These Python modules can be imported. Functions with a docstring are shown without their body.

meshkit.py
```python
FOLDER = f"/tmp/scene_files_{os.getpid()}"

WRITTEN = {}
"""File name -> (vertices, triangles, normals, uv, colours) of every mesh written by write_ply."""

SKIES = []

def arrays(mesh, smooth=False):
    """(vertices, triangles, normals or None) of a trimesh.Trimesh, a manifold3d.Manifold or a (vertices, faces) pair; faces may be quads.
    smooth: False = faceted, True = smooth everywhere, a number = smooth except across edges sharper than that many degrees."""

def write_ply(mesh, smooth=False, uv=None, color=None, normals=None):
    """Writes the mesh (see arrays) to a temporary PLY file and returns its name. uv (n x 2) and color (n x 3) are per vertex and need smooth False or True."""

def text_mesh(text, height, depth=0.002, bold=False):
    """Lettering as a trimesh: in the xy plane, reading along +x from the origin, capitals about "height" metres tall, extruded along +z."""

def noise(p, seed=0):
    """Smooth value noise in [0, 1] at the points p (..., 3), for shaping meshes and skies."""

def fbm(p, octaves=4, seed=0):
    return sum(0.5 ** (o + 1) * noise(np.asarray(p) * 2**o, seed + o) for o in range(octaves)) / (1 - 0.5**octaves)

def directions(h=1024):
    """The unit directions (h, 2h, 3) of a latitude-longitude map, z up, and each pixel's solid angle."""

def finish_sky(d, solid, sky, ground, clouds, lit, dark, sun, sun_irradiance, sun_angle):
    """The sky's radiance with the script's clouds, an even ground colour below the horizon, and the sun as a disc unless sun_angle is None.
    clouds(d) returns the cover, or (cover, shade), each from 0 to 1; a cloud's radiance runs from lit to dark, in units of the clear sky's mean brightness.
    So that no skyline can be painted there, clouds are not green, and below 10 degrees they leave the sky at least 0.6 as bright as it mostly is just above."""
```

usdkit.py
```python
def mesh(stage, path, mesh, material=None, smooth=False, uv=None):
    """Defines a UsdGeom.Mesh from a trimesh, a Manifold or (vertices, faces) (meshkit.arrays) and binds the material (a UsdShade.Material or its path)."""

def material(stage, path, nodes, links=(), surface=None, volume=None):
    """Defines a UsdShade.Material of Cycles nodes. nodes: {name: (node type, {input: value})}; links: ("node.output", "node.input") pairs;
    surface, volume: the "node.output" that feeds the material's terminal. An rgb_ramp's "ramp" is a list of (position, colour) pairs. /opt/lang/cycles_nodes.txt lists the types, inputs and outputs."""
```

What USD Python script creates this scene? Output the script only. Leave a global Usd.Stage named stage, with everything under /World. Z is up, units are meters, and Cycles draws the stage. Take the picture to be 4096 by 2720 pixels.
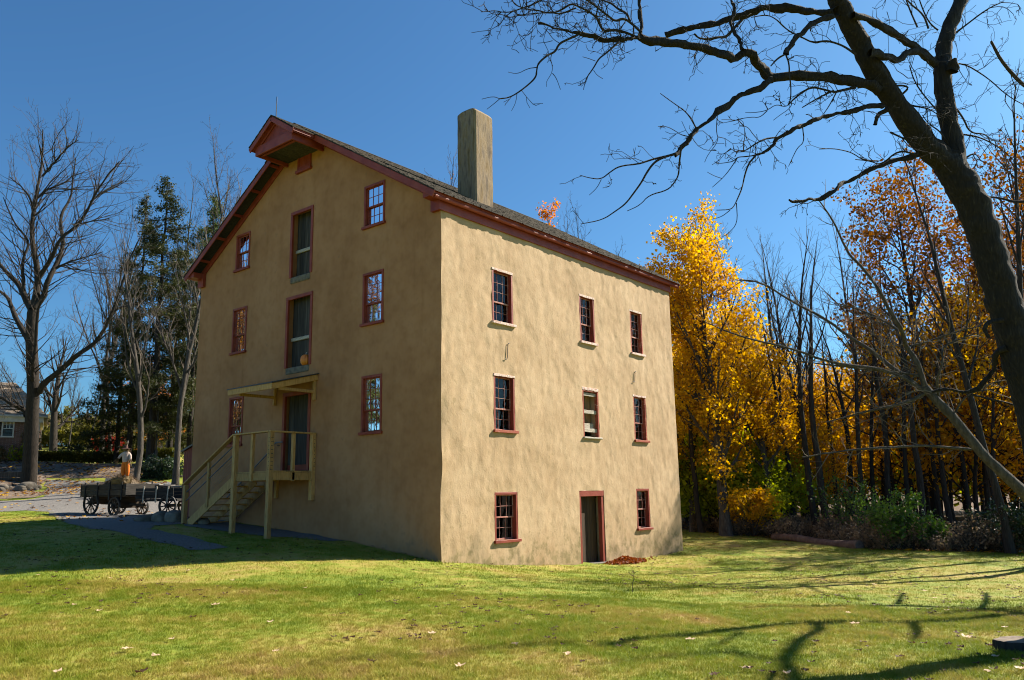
import math, random
import numpy as np, trimesh, usdkit, meshkit
from scipy.interpolate import RBFInterpolator, RegularGridInterpolator
from pxr import Usd, UsdGeom, UsdLux, UsdShade, Gf, Sdf, Vt

stage = Usd.Stage.CreateInMemory()
UsdGeom.SetStageUpAxis(stage, UsdGeom.Tokens.z)
UsdGeom.SetStageMetersPerUnit(stage, 1.0)
UsdGeom.Xform.Define(stage, '/World')
rad = math.radians

# ------------------------------------------------------------------ camera, sky, sun, exposure
EYE = np.array([-15.275, -15.043, 1.75])
FWD = np.array([0.7587, 0.6243, 0.1860]); FWD /= np.linalg.norm(FWD)
RGT = np.array([0.6379, -0.7699, -0.0176]); RGT -= FWD * (RGT @ FWD); RGT /= np.linalg.norm(RGT)
UPV = np.cross(RGT, FWD)
FOC = 3218.53                                   # in pixels of the 4096-wide photograph
cam = UsdGeom.Camera.Define(stage, '/World/camera')
cam.CreateHorizontalApertureAttr(36.0); cam.CreateVerticalApertureAttr(36.0 * 680 / 1024)
cam.CreateFocalLengthAttr(36.0 * FOC / 4096)
cam.CreateExposureAttr(1.5)
_m = Gf.Matrix4d(); _m.SetIdentity()
for _i, _v in enumerate((RGT, UPV, -FWD, EYE)):
    for _j in range(3):
        _m[_i, _j] = float(_v[_j])
cam.AddTransformOp().Set(_m)

SUN = np.array([2.4, -1.0, 2.0]); SUN /= np.linalg.norm(SUN)
SUN_EL = math.asin(SUN[2]); SUN_ROT = math.atan2(SUN[0], SUN[1])
dome = UsdLux.DomeLight.Define(stage, '/World/sky')
dome.GetPrim().SetCustomDataByKey('kind', 'structure')
_sky = usdkit.material(stage, '/World/Looks/sky_air', {
    's': ('sky_texture', {'sky_type': 'single_scattering', 'sun_disc': False, 'sun_elevation': SUN_EL, 'sun_rotation': SUN_ROT,
                          'altitude': 200.0, 'air_density': 1.0, 'aerosol_density': 1.3, 'ozone_density': 0.6}),
    'h': ('mix', {'mix_type': 'multiply', 'fac': 1.0, 'color2': (0.37, 0.73, 1.02)}),
    'b': ('background_shader', {'strength': 0.05})},
    [('s.color', 'h.color1'), ('h.color', 'b.color')], surface='b.background')
UsdShade.MaterialBindingAPI.Apply(dome.GetPrim()).Bind(_sky)
sun = UsdLux.DistantLight.Define(stage, '/World/sun')
sun.CreateNormalizeAttr(True); sun.CreateIntensityAttr(1.25); sun.CreateAngleAttr(0.5); sun.CreateColorAttr(Gf.Vec3f(1.0, 0.91, 0.77))
_z = SUN; _x = np.cross([0, 0, 1.0], _z); _x /= np.linalg.norm(_x); _y = np.cross(_z, _x)
_m = Gf.Matrix4d(); _m.SetIdentity()
for _i, _v in enumerate((_x, _y, _z)):
    for _j in range(3):
        _m[_i, _j] = float(_v[_j])
sun.AddTransformOp().Set(_m)

# ------------------------------------------------------------------ helpers: sites, prims, meshes
def ray(px, py):
    return FWD + RGT * (px - 2048) / FOC + UPV * (1360 - py) / FOC
def site(px, py, D):
    """the point of the place that lies D metres in front of the lens"""
    return EYE + ray(px, py) * D
RH = np.array([RGT[0], RGT[1], 0]); RH /= np.linalg.norm(RH)
FH = np.array([FWD[0], FWD[1], 0]); FH /= np.linalg.norm(FH)

_names = {}
def path_for(name, parent):
    base = '/World' if parent is None else str(parent.GetPath())
    k = (base, name); n = _names.get(k, 0); _names[k] = n + 1
    return f'{base}/{name}' if n == 0 else f'{base}/{name}_{n:03d}'
def tag(prim, label=None, cat=None, group=None, kind=None):
    for k, v in (('label', label), ('category', cat), ('group', group), ('kind', kind)):
        if v: prim.SetCustomDataByKey(k, v)
    return prim
def thing(name, label, cat, loc=(0, 0, 0), rotz=0.0, group=None, scale=None, kind=None):
    x = UsdGeom.Xform.Define(stage, path_for(name, None))
    x.AddTranslateOp().Set(Gf.Vec3d(*map(float, loc))); x.AddRotateZOp().Set(float(math.degrees(rotz)))
    s = (1, 1, 1) if scale is None else ((scale,) * 3 if np.ndim(scale) == 0 else scale)
    x.AddScaleOp().Set(Gf.Vec3f(*map(float, s)))
    return tag(x.GetPrim(), label, cat, group, kind)
def obj(name, mesh, m, parent=None, smooth=False, label=None):
    v, f = (np.asarray(mesh.vertices), np.asarray(mesh.faces)) if hasattr(mesh, 'faces') else (np.asarray(mesh[0]), np.asarray(mesh[1]))
    u, inv = np.unique(f, return_inverse=True)
    if len(u) < len(v): v, f = v[u], inv.reshape(f.shape)
    p = usdkit.mesh(stage, path_for(name, parent), (v, f), m, smooth=smooth).GetPrim()
    if name == 'twigs': p.SetCustomDataByKey('kind', 'stuff')
    if label: p.SetCustomDataByKey('label', label)
    return p
def dup(src, loc, rotz, scale, label=None, group=None):
    was = src.GetCustomData()
    r = thing(src.GetName()[:-4] if src.GetName()[-3:].isdigit() else src.GetName(), label or was['label'], was['category'], loc, rotz, group or was.get('group'), scale)
    r.GetReferences().AddInternalReference(src.GetPath()); r.SetInstanceable(True)
    return r

def box(a, b):
    a = np.minimum(a, b) if True else a
    return np.array(a, float), np.array(b, float)
_signs = np.array([[x, y, z] for x in (-1, 1) for y in (-1, 1) for z in (-1, 1)], float)
_tv, _tm = [], []
for _s in _signs:
    for _k in range(3):
        _mk = np.ones(3); _mk[_k] = 0
        _tv.append(_s); _tm.append(_mk)
_tv, _tm = np.array(_tv), np.array(_tm)
_h = trimesh.Trimesh(_tv - _tv * _tm * 0.3).convex_hull
_ord = [int(np.argmin(((_tv - _tv * _tm * 0.3 - v) ** 2).sum(1))) for v in _h.vertices]
CH_F = np.array(_ord)[_h.faces]
def cbox(lo, hi, c=0.01):
    """a box with chamfered edges -> (v, f)"""
    lo, hi = np.minimum(lo, hi).astype(float), np.maximum(lo, hi).astype(float)
    h = (hi - lo) / 2; c = min(c, 0.45 * h.min())
    return (lo + hi) / 2 + _tv * h - _tv * _tm * c, CH_F
def join(parts):
    V, F, n = [], [], 0
    for v, f in parts:
        f = np.asarray(f)
        if f.shape[1] == 4: f = np.vstack([f[:, [0, 1, 2]], f[:, [0, 2, 3]]])
        V.append(v); F.append(f + n); n += len(v)
    return np.vstack(V), np.vstack(F)
def beam(p, q, w, h, c=0.008, up=(0, 0, 1)):
    """a squared timber from p to q: w across, h along 'up'"""
    p, q = np.array(p, float), np.array(q, float); d = q - p; L = np.linalg.norm(d); d /= L
    s = np.cross(d, up); s /= np.linalg.norm(s); u = np.cross(s, d)
    v, f = cbox((0, -w / 2, -h / 2), (L, w / 2, h / 2), c)
    return p + v[:, :1] * d + v[:, 1:2] * s + v[:, 2:3] * u, f
def tubes(lines, radii, k=5):
    """lines: list of (n,3); radii: list of (n,) -> one mesh, batched by n"""
    by = {}
    for l, r in zip(lines, radii):
        by.setdefault(len(l), []).append((l, r))
    out = []
    for n, items in by.items():
        P = np.array([i[0] for i in items], float); R = np.array([i[1] for i in items], float)
        T = np.gradient(P, axis=1); T /= np.maximum(np.linalg.norm(T, axis=2, keepdims=True), 1e-9)
        ref = np.where(np.abs(T[:, :1, 2:3]) > 0.8, np.array([1.0, 0, 0]), np.array([0, 0, 1.0]))
        S = np.cross(T, np.broadcast_to(ref, T.shape)); S /= np.maximum(np.linalg.norm(S, axis=2, keepdims=True), 1e-9)
        U = np.cross(S, T)
        a = np.arange(k) * 2 * np.pi / k
        V = P[:, :, None] + R[:, :, None, None] * (np.cos(a)[:, None] * S[:, :, None] + np.sin(a)[:, None] * U[:, :, None])
        B = len(items); base = (np.arange(B) * n * k)[:, None, None]
        i = np.arange(n - 1)[None, :, None]; j = np.arange(k)[None, None, :]; j2 = (j + 1) % k
        q = np.stack(np.broadcast_arrays(base + i * k + j, base + i * k + j2, base + (i + 1) * k + j2, base + (i + 1) * k + j), -1).reshape(-1, 4)
        out.append((V.reshape(-1, 3), q))
    return join(out)
def tube(l, r, k=8, cap=True):
    l = np.array(l, float); r = np.full(len(l), r) if np.ndim(r) == 0 else np.array(r, float)
    v, f = tubes([l], [r], k)
    if cap:
        n = len(v); v = np.vstack([v, l[0], l[-1]])
        j = np.arange(k); a = np.stack([np.full(k, n), (j + 1) % k, j], 1); b = np.stack([np.full(k, n + 1), n - k + j, n - k + (j + 1) % k], 1)
        f = np.vstack([f, a, b])
    return v, f
def turn(vf, rz, t=(0, 0, 0)):
    c, s = math.cos(rz), math.sin(rz)
    return vf[0] @ np.array([[c, s, 0], [-s, c, 0], [0, 0, 1]]) + np.array(t, float), vf[1]
def lathe(prof, k=24, axis=2):
    prof = np.array(prof, float); a = np.arange(k) * 2 * np.pi / k
    V = np.stack([prof[:, None, 0] * np.cos(a), prof[:, None, 0] * np.sin(a), np.broadcast_to(prof[:, None, 1], (len(prof), k))], -1).reshape(-1, 3)
    i = np.arange(len(prof) - 1)[:, None]; j = np.arange(k)[None]; j2 = (j + 1) % k
    F = np.stack(np.broadcast_arrays(i * k + j, i * k + j2, (i + 1) * k + j2, (i + 1) * k + j), -1).reshape(-1, 4)
    return V, F
def rock(rng, sx, sy, sz, seed, sub=3, amp=0.25):
    m = trimesh.creation.icosphere(sub); v = np.array(m.vertices)
    n = meshkit.fbm(v * 1.3 + seed * 7.1, 3, seed) - 0.5
    v = v * (1 + amp * 2 * n)[:, None]
    v = np.sign(v) * np.abs(v) ** 0.8
    return v * np.array([sx, sy, sz]), m.faces

# ------------------------------------------------------------------ materials
def M(name, nodes, links, surface):
    return usdkit.material(stage, f'/World/Looks/{name}', nodes, links, surface=surface)
def solid(name, cols, scale=3.0, rough=0.7, bump=0.0, bscale=30.0, stretch=(1, 1, 1), detail=4.0, spec=0.3, metal=0.0, island=0.0, bdist=0.02):
    """principled with a noise-driven colour ramp (world position), optional per-piece variation and bump"""
    n = {'g': ('geometry', {}), 'm': ('mapping', {'scale': stretch}), 'n': ('noise_texture', {'scale': scale, 'detail': detail, 'roughness': 0.6}),
         'r': ('rgb_ramp', {'ramp': [(0.25 + 0.5 * i / max(1, len(cols) - 1), c) for i, c in enumerate(cols)]}),
         'p': ('principled_bsdf', {'roughness': rough, 'specular_ior_level': spec, 'metallic': metal})}
    l = [('g.position', 'm.vector'), ('m.vector', 'n.vector'), ('n.fac', 'r.fac')]
    col = 'r.color'
    if island:
        n['v'] = ('map_range', {'from_min': 0.0, 'from_max': 1.0, 'to_min': 1 - island, 'to_max': 1 + island})
        n['o'] = ('object_info', {}); n['w'] = ('math', {'math_type': 'add'}); n['fr'] = ('math', {'math_type': 'fraction'})
        n['hs'] = ('hsv', {'hue': 0.5, 'saturation': 1.0, 'fac': 1.0})
        l += [('g.random_per_island', 'w.value1'), ('o.random', 'w.value2'), ('w.value', 'fr.value1'), ('fr.value', 'v.value'), ('v.result', 'hs.value'), ('r.color', 'hs.color')]
        col = 'hs.color'
    l.append((col, 'p.base_color'))
    if bump:
        n['bn'] = ('noise_texture', {'scale': bscale, 'detail': 5.0, 'roughness': 0.65}); n['b'] = ('bump', {'strength': bump, 'distance': bdist})
        l += [('m.vector', 'bn.vector'), ('bn.fac', 'b.height'), ('b.normal', 'p.normal')]
    return M(name, n, l, 'p.BSDF')
def leafy(name, cols, trans=0.5, pscale=0.0, rough=0.6, sheen=0.25):
    """thin leaves: per-leaf colour from a ramp, some light let through"""
    n = {'g': ('geometry', {}), 'r': ('rgb_ramp', {'ramp': [(i / max(1, len(cols) - 1), c) for i, c in enumerate(cols)]}),
         'p': ('principled_bsdf', {'roughness': rough, 'specular_ior_level': sheen}), 't': ('translucent_bsdf', {}), 'x': ('mix_closure', {'fac': trans}),
         'tc': ('hsv', {'hue': 0.5, 'saturation': 1.1, 'value': 1.25, 'fac': 1.0})}
    l = [('r.color', 'p.base_color'), ('r.color', 'tc.color'), ('tc.color', 't.color'), ('p.BSDF', 'x.closure1'), ('t.BSDF', 'x.closure2')]
    if pscale:
        n['n'] = ('noise_texture', {'scale': pscale, 'detail': 2.0}); n['mr'] = ('map_range', {'from_min': 0.3, 'from_max': 0.7, 'to_min': 0.0, 'to_max': 1.0})
        n['mx'] = ('mix_float', {'fac': 0.5})
        l += [('g.position', 'n.vector'), ('n.fac', 'mr.value'), ('mr.result', 'mx.a'), ('g.random_per_island', 'mx.b'), ('mx.result', 'r.fac')]
    else:
        l.append(('g.random_per_island', 'r.fac'))
    return M(name, n, l, 'x.closure')

# lawn colour: shared by the ground sheet and the blades on it, so that patches agree
def lawn_material(name, blades):
    n = {'g': ('geometry', {}), 'n1': ('noise_texture', {'scale': 0.33, 'detail': 4.0, 'roughness': 0.6, 'distortion': 0.6}),
         'n2': ('noise_texture', {'scale': 2.6, 'detail': 6.0, 'roughness': 0.72}),
         'a': ('math', {'math_type': 'multiply_add', 'value2': 0.52}), 'b': ('math', {'math_type': 'multiply', 'value2': 0.48}),
         'r': ('rgb_ramp', {'ramp': [(0.36, (0.125, 0.195, 0.010)), (0.47, (0.225, 0.275, 0.018)), (0.56, (0.360, 0.315, 0.050)), (0.66, (0.430, 0.285, 0.100))]}),
         'd': ('principled_bsdf', {'roughness': 0.75, 'specular_ior_level': 0.15})}
    l = [('g.position', 'n1.vector'), ('g.position', 'n2.vector'), ('n1.fac', 'a.value1'), ('n2.fac', 'b.value1'), ('b.value', 'a.value3'), ('a.value', 'r.fac')]
    if not blades:
        n['k'] = ('hsv', {'hue': 0.5, 'saturation': 0.95, 'value': 0.8, 'fac': 1.0})
        n['bn'] = ('noise_texture', {'scale': 14.0, 'detail': 6.0, 'roughness': 0.7}); n['bb'] = ('bump', {'strength': 0.8, 'distance': 0.06})
        l += [('r.color', 'k.color'), ('k.color', 'd.base_color'), ('g.position', 'bn.vector'), ('bn.fac', 'bb.height'), ('bb.normal', 'd.normal')]
        return M(name, n, l, 'd.BSDF')
    n['v'] = ('map_range', {'to_min': 0.72, 'to_max': 1.6}); n['k'] = ('hsv', {'hue': 0.5, 'saturation': 1.0, 'fac': 1.0})
    n['t'] = ('translucent_bsdf', {}); n['x'] = ('mix_closure', {'fac': 0.38})
    l += [('g.random_per_island', 'v.value'), ('v.result', 'k.value'), ('r.color', 'k.color'), ('k.color', 'd.base_color'), ('k.color', 't.color'), ('d.BSDF', 'x.closure1'), ('t.BSDF', 'x.closure2')]
    return M(name, n, l, 'x.closure')
LAWN, BLADE = lawn_material('lawn_turf', False), lawn_material('grass_blade', True)

def stucco(name, base, dark, warm, damp, relief=0.5, streak=0.4):
    n = {'g': ('geometry', {}), 'sx': ('separate_xyz', {}),
         'n1': ('noise_texture', {'scale': 0.55, 'detail': 5.0, 'roughness': 0.6}), 'n2': ('noise_texture', {'scale': 3.0, 'detail': 6.0, 'roughness': 0.65}),
         'ms': ('mapping', {'scale': (2.2, 2.2, 0.25)}), 'n3': ('noise_texture', {'scale': 1.6, 'detail': 4.0, 'roughness': 0.6}),
         'r1': ('rgb_ramp', {'ramp': [(0.32, dark), (0.52, base), (0.72, warm)]}),
         'r2': ('rgb_ramp', {'ramp': [(0.30, (0.84, 0.82, 0.78)), (0.55, (1, 1, 1)), (0.75, (1.06, 1.05, 1.03))]}),
         'm1': ('mix', {'mix_type': 'multiply', 'fac': 1.0}),
         'r3': ('rgb_ramp', {'ramp': [(0.27, (0.66, 0.61, 0.52)), (0.44, (1, 1, 1))]}), 'm2': ('mix', {'mix_type': 'multiply', 'fac': streak}),
         'zz': ('map_range', {'from_min': -0.55, 'from_max': 1.1, 'to_min': 1.0, 'to_max': 0.0, 'clamp': True}),
         'za': ('math', {'math_type': 'add'}), 'zb': ('math', {'math_type': 'multiply_add', 'value2': 4.2, 'value3': -2.1}),
         'zc': ('map_range', {'from_min': 0.42, 'from_max': 1.15, 'to_min': 0.0, 'to_max': 0.85, 'clamp': True}),
         'm3': ('mix', {'mix_type': 'mix', 'color2': damp}),
         'bn': ('noise_texture', {'scale': 26.0, 'detail': 5.0, 'roughness': 0.7}), 'bb': ('bump', {'strength': 0.35, 'distance': 0.012}),
         'mq': ('mapping', {'scale': (1.0, 1.0, 0.6)}), 'bq': ('noise_texture', {'scale': 7.5, 'detail': 3.0, 'roughness': 0.6, 'distortion': 0.8}), 'bc': ('bump', {'strength': relief, 'distance': 0.05}),
         'p': ('principled_bsdf', {'roughness': 0.9, 'specular_ior_level': 0.15})}
    l = [('g.position', 'n1.vector'), ('g.position', 'n2.vector'), ('g.position', 'ms.vector'), ('ms.vector', 'n3.vector'), ('n1.fac', 'r1.fac'), ('n2.fac', 'r2.fac'),
         ('r1.color', 'm1.color1'), ('r2.color', 'm1.color2'), ('n3.fac', 'r3.fac'), ('m1.color', 'm2.color1'), ('r3.color', 'm2.color2'),
         ('g.position', 'sx.vector'), ('sx.z', 'zz.value'), ('n2.fac', 'zb.value1'), ('zb.value', 'za.value1'), ('zz.result', 'za.value2'), ('za.value', 'zc.value'),
         ('zc.result', 'm3.fac'), ('m2.color', 'm3.color1'), ('m3.color', 'p.base_color'), ('g.position', 'bn.vector'), ('bn.fac', 'bb.height'), ('g.position', 'mq.vector'), ('mq.vector', 'bq.vector'), ('bq.fac', 'bc.height'), ('bc.normal', 'bb.normal'), ('bb.normal', 'p.normal')]
    return M(name, n, l, 'p.BSDF')
STUCCO = stucco('tan_stucco', (0.430, 0.308, 0.188), (0.370, 0.258, 0.150), (0.475, 0.350, 0.222), (0.19, 0.148, 0.07), 0.17)
GABLE = stucco('ochre_gable_plaster', (0.350, 0.170, 0.076), (0.290, 0.136, 0.058), (0.390, 0.202, 0.096), (0.22, 0.125, 0.065), 0.08, 0.3)  # ochre plaster, pushed warmer and darker so the colour carries the face's shade
CHIMNEY = solid('chimney_render', [(0.040, 0.029, 0.020), (0.105, 0.076, 0.048), (0.22, 0.162, 0.098), (0.17, 0.112, 0.045), (0.06, 0.042, 0.024)], 2.2, 0.9, 0.6, 16, (3.2, 3.2, 0.5), detail=7)
RED = solid('barn_red_paint', [(0.145, 0.020, 0.010), (0.205, 0.033, 0.016), (0.235, 0.050, 0.026)], 2.5, 0.55, 0.25, 12, (1, 1, 1), spec=0.35)
RED_WORN = solid('worn_red_paint', [(0.23, 0.036, 0.016), (0.27, 0.05, 0.022), (0.29, 0.075, 0.04), (0.45, 0.30, 0.24)], 7.0, 0.7, 0.5, 25, (1, 1, 2))
PALE_WORN = solid('peeling_pale_paint', [(0.30, 0.09, 0.07), (0.55, 0.42, 0.36), (0.62, 0.52, 0.45)], 9.0, 0.8, 0.8, 25)
MUNTIN = solid('worn_sash_paint', [(0.22, 0.05, 0.035), (0.30, 0.12, 0.09), (0.46, 0.33, 0.28)], 14.0, 0.7, 0.3, 30)  # pale tone is wear plus sun glint on the bars, painted into the colour
DARK_WOOD = solid('dark_weathered_boards', [(0.018, 0.015, 0.013), (0.04, 0.034, 0.028), (0.075, 0.065, 0.052)], 2.0, 0.85, 0.5, 6, (9, 9, 0.6), island=0.35)
DOOR_WOOD = solid('brown_door_boards', [(0.025, 0.014, 0.008), (0.05, 0.028, 0.014), (0.08, 0.05, 0.028)], 2.0, 0.8, 0.5, 6, (9, 9, 0.6), island=0.3)
GREY_WOOD = solid('silvered_wood', [(0.20, 0.17, 0.13), (0.36, 0.32, 0.26), (0.48, 0.44, 0.38)], 4.0, 0.85, 0.6, 10, (2, 2, 8))
BROWN_WOOD = solid('brown_inner_boards', [(0.10, 0.055, 0.025), (0.20, 0.12, 0.055), (0.27, 0.17, 0.09)], 3.0, 0.8, 0.5, 8, (8, 8, 0.6), island=0.3)
LUMBER = solid('treated_yellow_lumber', [(0.24, 0.125, 0.038), (0.42, 0.235, 0.08), (0.48, 0.295, 0.11)], 5.0, 0.75, 0.5, 14, (5, 5, 0.9), detail=6, island=0.22)
STEEL = solid('galvanised_pipe', [(0.12, 0.12, 0.13), (0.2, 0.2, 0.21)], 6, 0.45, metal=0.7)
DARK_IRON = solid('dark_iron', [(0.03, 0.03, 0.032), (0.06, 0.058, 0.055)], 6, 0.6, metal=0.3)
SHINGLE = solid('weathered_shingles', [(0.016, 0.012, 0.007), (0.036, 0.028, 0.017), (0.075, 0.06, 0.04)], 5.0, 0.9, 0.8, 16, (1, 3, 3), island=0.45)
SHEET = solid('dark_sheet_roof', [(0.03, 0.03, 0.035), (0.06, 0.06, 0.068)], 3, 0.4, spec=0.5)
STONE = solid('grey_stone', [(0.07, 0.058, 0.045), (0.13, 0.11, 0.085), (0.20, 0.175, 0.14)], 4.0, 0.9, 0.8, 14, island=0.2)
SILL_STONE = solid('dirty_sill_stone', [(0.06, 0.05, 0.04), (0.14, 0.115, 0.08), (0.2, 0.165, 0.11)], 6.0, 0.9, 0.8, 18)
GRAVEL = solid('grey_gravel', [(0.07, 0.066, 0.062), (0.15, 0.14, 0.13), (0.23, 0.215, 0.20)], 22.0, 0.95, 1.0, 45, bdist=0.03)
MULCH = solid('leafy_mulch', [(0.07, 0.05, 0.035), (0.17, 0.125, 0.09), (0.30, 0.235, 0.18)], 7.0, 0.95, 1.0, 25, detail=6, bdist=0.06)
FLOOR = solid('forest_floor_litter', [(0.03, 0.02, 0.01), (0.09, 0.05, 0.02), (0.16, 0.09, 0.035)], 3.0, 0.95, 1.0, 14, bdist=0.08)
BARK = solid('dark_furrowed_bark', [(0.010, 0.008, 0.006), (0.026, 0.020, 0.015), (0.048, 0.039, 0.030)], 5.0, 0.95, 1.0, 9, (3.5, 3.5, 0.7), bdist=0.06)
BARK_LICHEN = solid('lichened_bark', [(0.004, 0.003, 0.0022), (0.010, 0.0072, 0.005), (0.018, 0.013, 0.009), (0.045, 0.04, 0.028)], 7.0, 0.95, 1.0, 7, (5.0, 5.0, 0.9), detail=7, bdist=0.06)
BARK_GREY = solid('grey_bark', [(0.022, 0.018, 0.014), (0.05, 0.042, 0.034), (0.095, 0.082, 0.068)], 4.0, 0.95, 0.9, 9, (3, 3, 0.8), bdist=0.05)
TWIG = solid('thin_twigs', [(0.035, 0.026, 0.02), (0.075, 0.056, 0.042)], 1.0, 0.9)
TWIG_PALE = solid('pale_twigs', [(0.06, 0.045, 0.033), (0.12, 0.095, 0.07)], 1.0, 0.85)
YELLOW = leafy('yellow_maple_leaves', [(0.36, 0.17, 0.008), (0.56, 0.32, 0.008), (0.68, 0.46, 0.012), (0.68, 0.54, 0.03)], 0.58, 0.7)
GOLD = leafy('golden_wood_leaves', [(0.34, 0.15, 0.008), (0.56, 0.31, 0.01), (0.68, 0.46, 0.015), (0.56, 0.50, 0.03)], 0.6, 0.35)
LIME = leafy('yellow_green_leaves', [(0.22, 0.26, 0.012), (0.40, 0.42, 0.02), (0.60, 0.50, 0.02)], 0.6, 0.5)
GREEN = leafy('green_shrub_leaves', [(0.05, 0.11, 0.016), (0.12, 0.20, 0.03), (0.24, 0.30, 0.05)], 0.5, 1.0, 0.4, 0.5)
DKGREEN = leafy('dark_green_shrub_leaves', [(0.012, 0.03, 0.01), (0.03, 0.055, 0.016), (0.06, 0.085, 0.03)], 0.25, 1.0, 0.35, 0.6)
RUST = leafy('rust_oak_leaves', [(0.08, 0.028, 0.006), (0.18, 0.068, 0.012), (0.34, 0.15, 0.016), (0.50, 0.27, 0.02)], 0.5, 0.9)
ORANGE = leafy('orange_maple_leaves', [(0.40, 0.12, 0.008), (0.58, 0.20, 0.01), (0.62, 0.28, 0.015)], 0.5, 1.0)
CRIMSON = leafy('crimson_leaves', [(0.16, 0.012, 0.012), (0.32, 0.03, 0.022), (0.42, 0.09, 0.05)], 0.45, 1.5)
NEEDLE = leafy('dark_conifer_sprays', [(0.022, 0.030, 0.007), (0.06, 0.066, 0.014), (0.13, 0.12, 0.026)], 0.2, 0.7)
NEEDLE_LIT = leafy('bright_pine_needles', [(0.035, 0.06, 0.012), (0.075, 0.10, 0.016), (0.13, 0.14, 0.02)], 0.3, 0.7)  # brighter green ramp for the pine
HEDGE = leafy('hedge_leaves', [(0.05, 0.06, 0.008), (0.12, 0.115, 0.012), (0.22, 0.17, 0.02)], 0.35, 1.0)
OLIVE = leafy('olive_thicket_leaves', [(0.09, 0.085, 0.015), (0.17, 0.155, 0.025), (0.30, 0.24, 0.04)], 0.4, 0.4)
STRAW = leafy('dry_straw', [(0.12, 0.085, 0.04), (0.24, 0.17, 0.08), (0.36, 0.27, 0.14)], 0.25, 1.0)
BRUSH = leafy('dry_brush', [(0.12, 0.085, 0.05), (0.27, 0.195, 0.12), (0.42, 0.32, 0.20)], 0.3, 0.5)
DRYLEAF = leafy('dry_fallen_leaf', [(0.07, 0.035, 0.018), (0.16, 0.08, 0.04), (0.30, 0.17, 0.09), (0.52, 0.38, 0.26)], 0.3)
PALELEAF = leafy('pale_fallen_leaf', [(0.55, 0.40, 0.27), (0.68, 0.55, 0.42), (0.50, 0.24, 0.08)], 0.25)
def glass():
    return M('old_window_glass', {'t': ('transparent_bsdf', {'color': (0.86, 0.9, 0.9)}), 'g': ('glossy_bsdf', {'color': (0.95, 0.97, 1.0), 'roughness': 0.015}),
             'f': ('fresnel', {'IOR': 1.36}), 'x': ('mix_closure', {})}, [('f.fac', 'x.fac'), ('t.BSDF', 'x.closure1'), ('g.BSDF', 'x.closure2')], 'x.closure')
GLASS = glass()
def brick_mat():
    return M('cottage_brick', {'g': ('texture_coordinate', {}), 'mp': ('mapping', {'scale': (1, 1, 1)}), 's': ('separate_xyz', {}), 'c': ('combine_xyz', {}), 'ad': ('math', {'math_type': 'add'}),
        'b': ('brick_texture', {'color1': (0.12, 0.05, 0.035), 'color2': (0.20, 0.095, 0.065), 'mortar': (0.25, 0.21, 0.18), 'scale': 1.0, 'brick_width': 0.22, 'row_height': 0.075, 'mortar_size': 0.006}),
        'p': ('principled_bsdf', {'roughness': 0.9})},
        [('g.object', 's.vector'), ('s.x', 'ad.value1'), ('s.y', 'ad.value2'), ('ad.value', 'c.x'), ('s.z', 'c.y'), ('c.vector', 'b.vector'), ('b.color', 'p.base_color')], 'p.BSDF')
BRICK = brick_mat()
WHITE = solid('off_white_paint', [(0.5, 0.47, 0.42), (0.68, 0.64, 0.58)], 3, 0.6)
COTTAGE_ROOF = solid('tan_slate_roof', [(0.14, 0.105, 0.075), (0.28, 0.215, 0.155), (0.38, 0.31, 0.24)], 3.0, 0.9, island=0.3)
PUMPKIN = solid('pumpkin_skin', [(0.50, 0.13, 0.008), (0.62, 0.19, 0.012)], 4, 0.45, spec=0.5)
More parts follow.
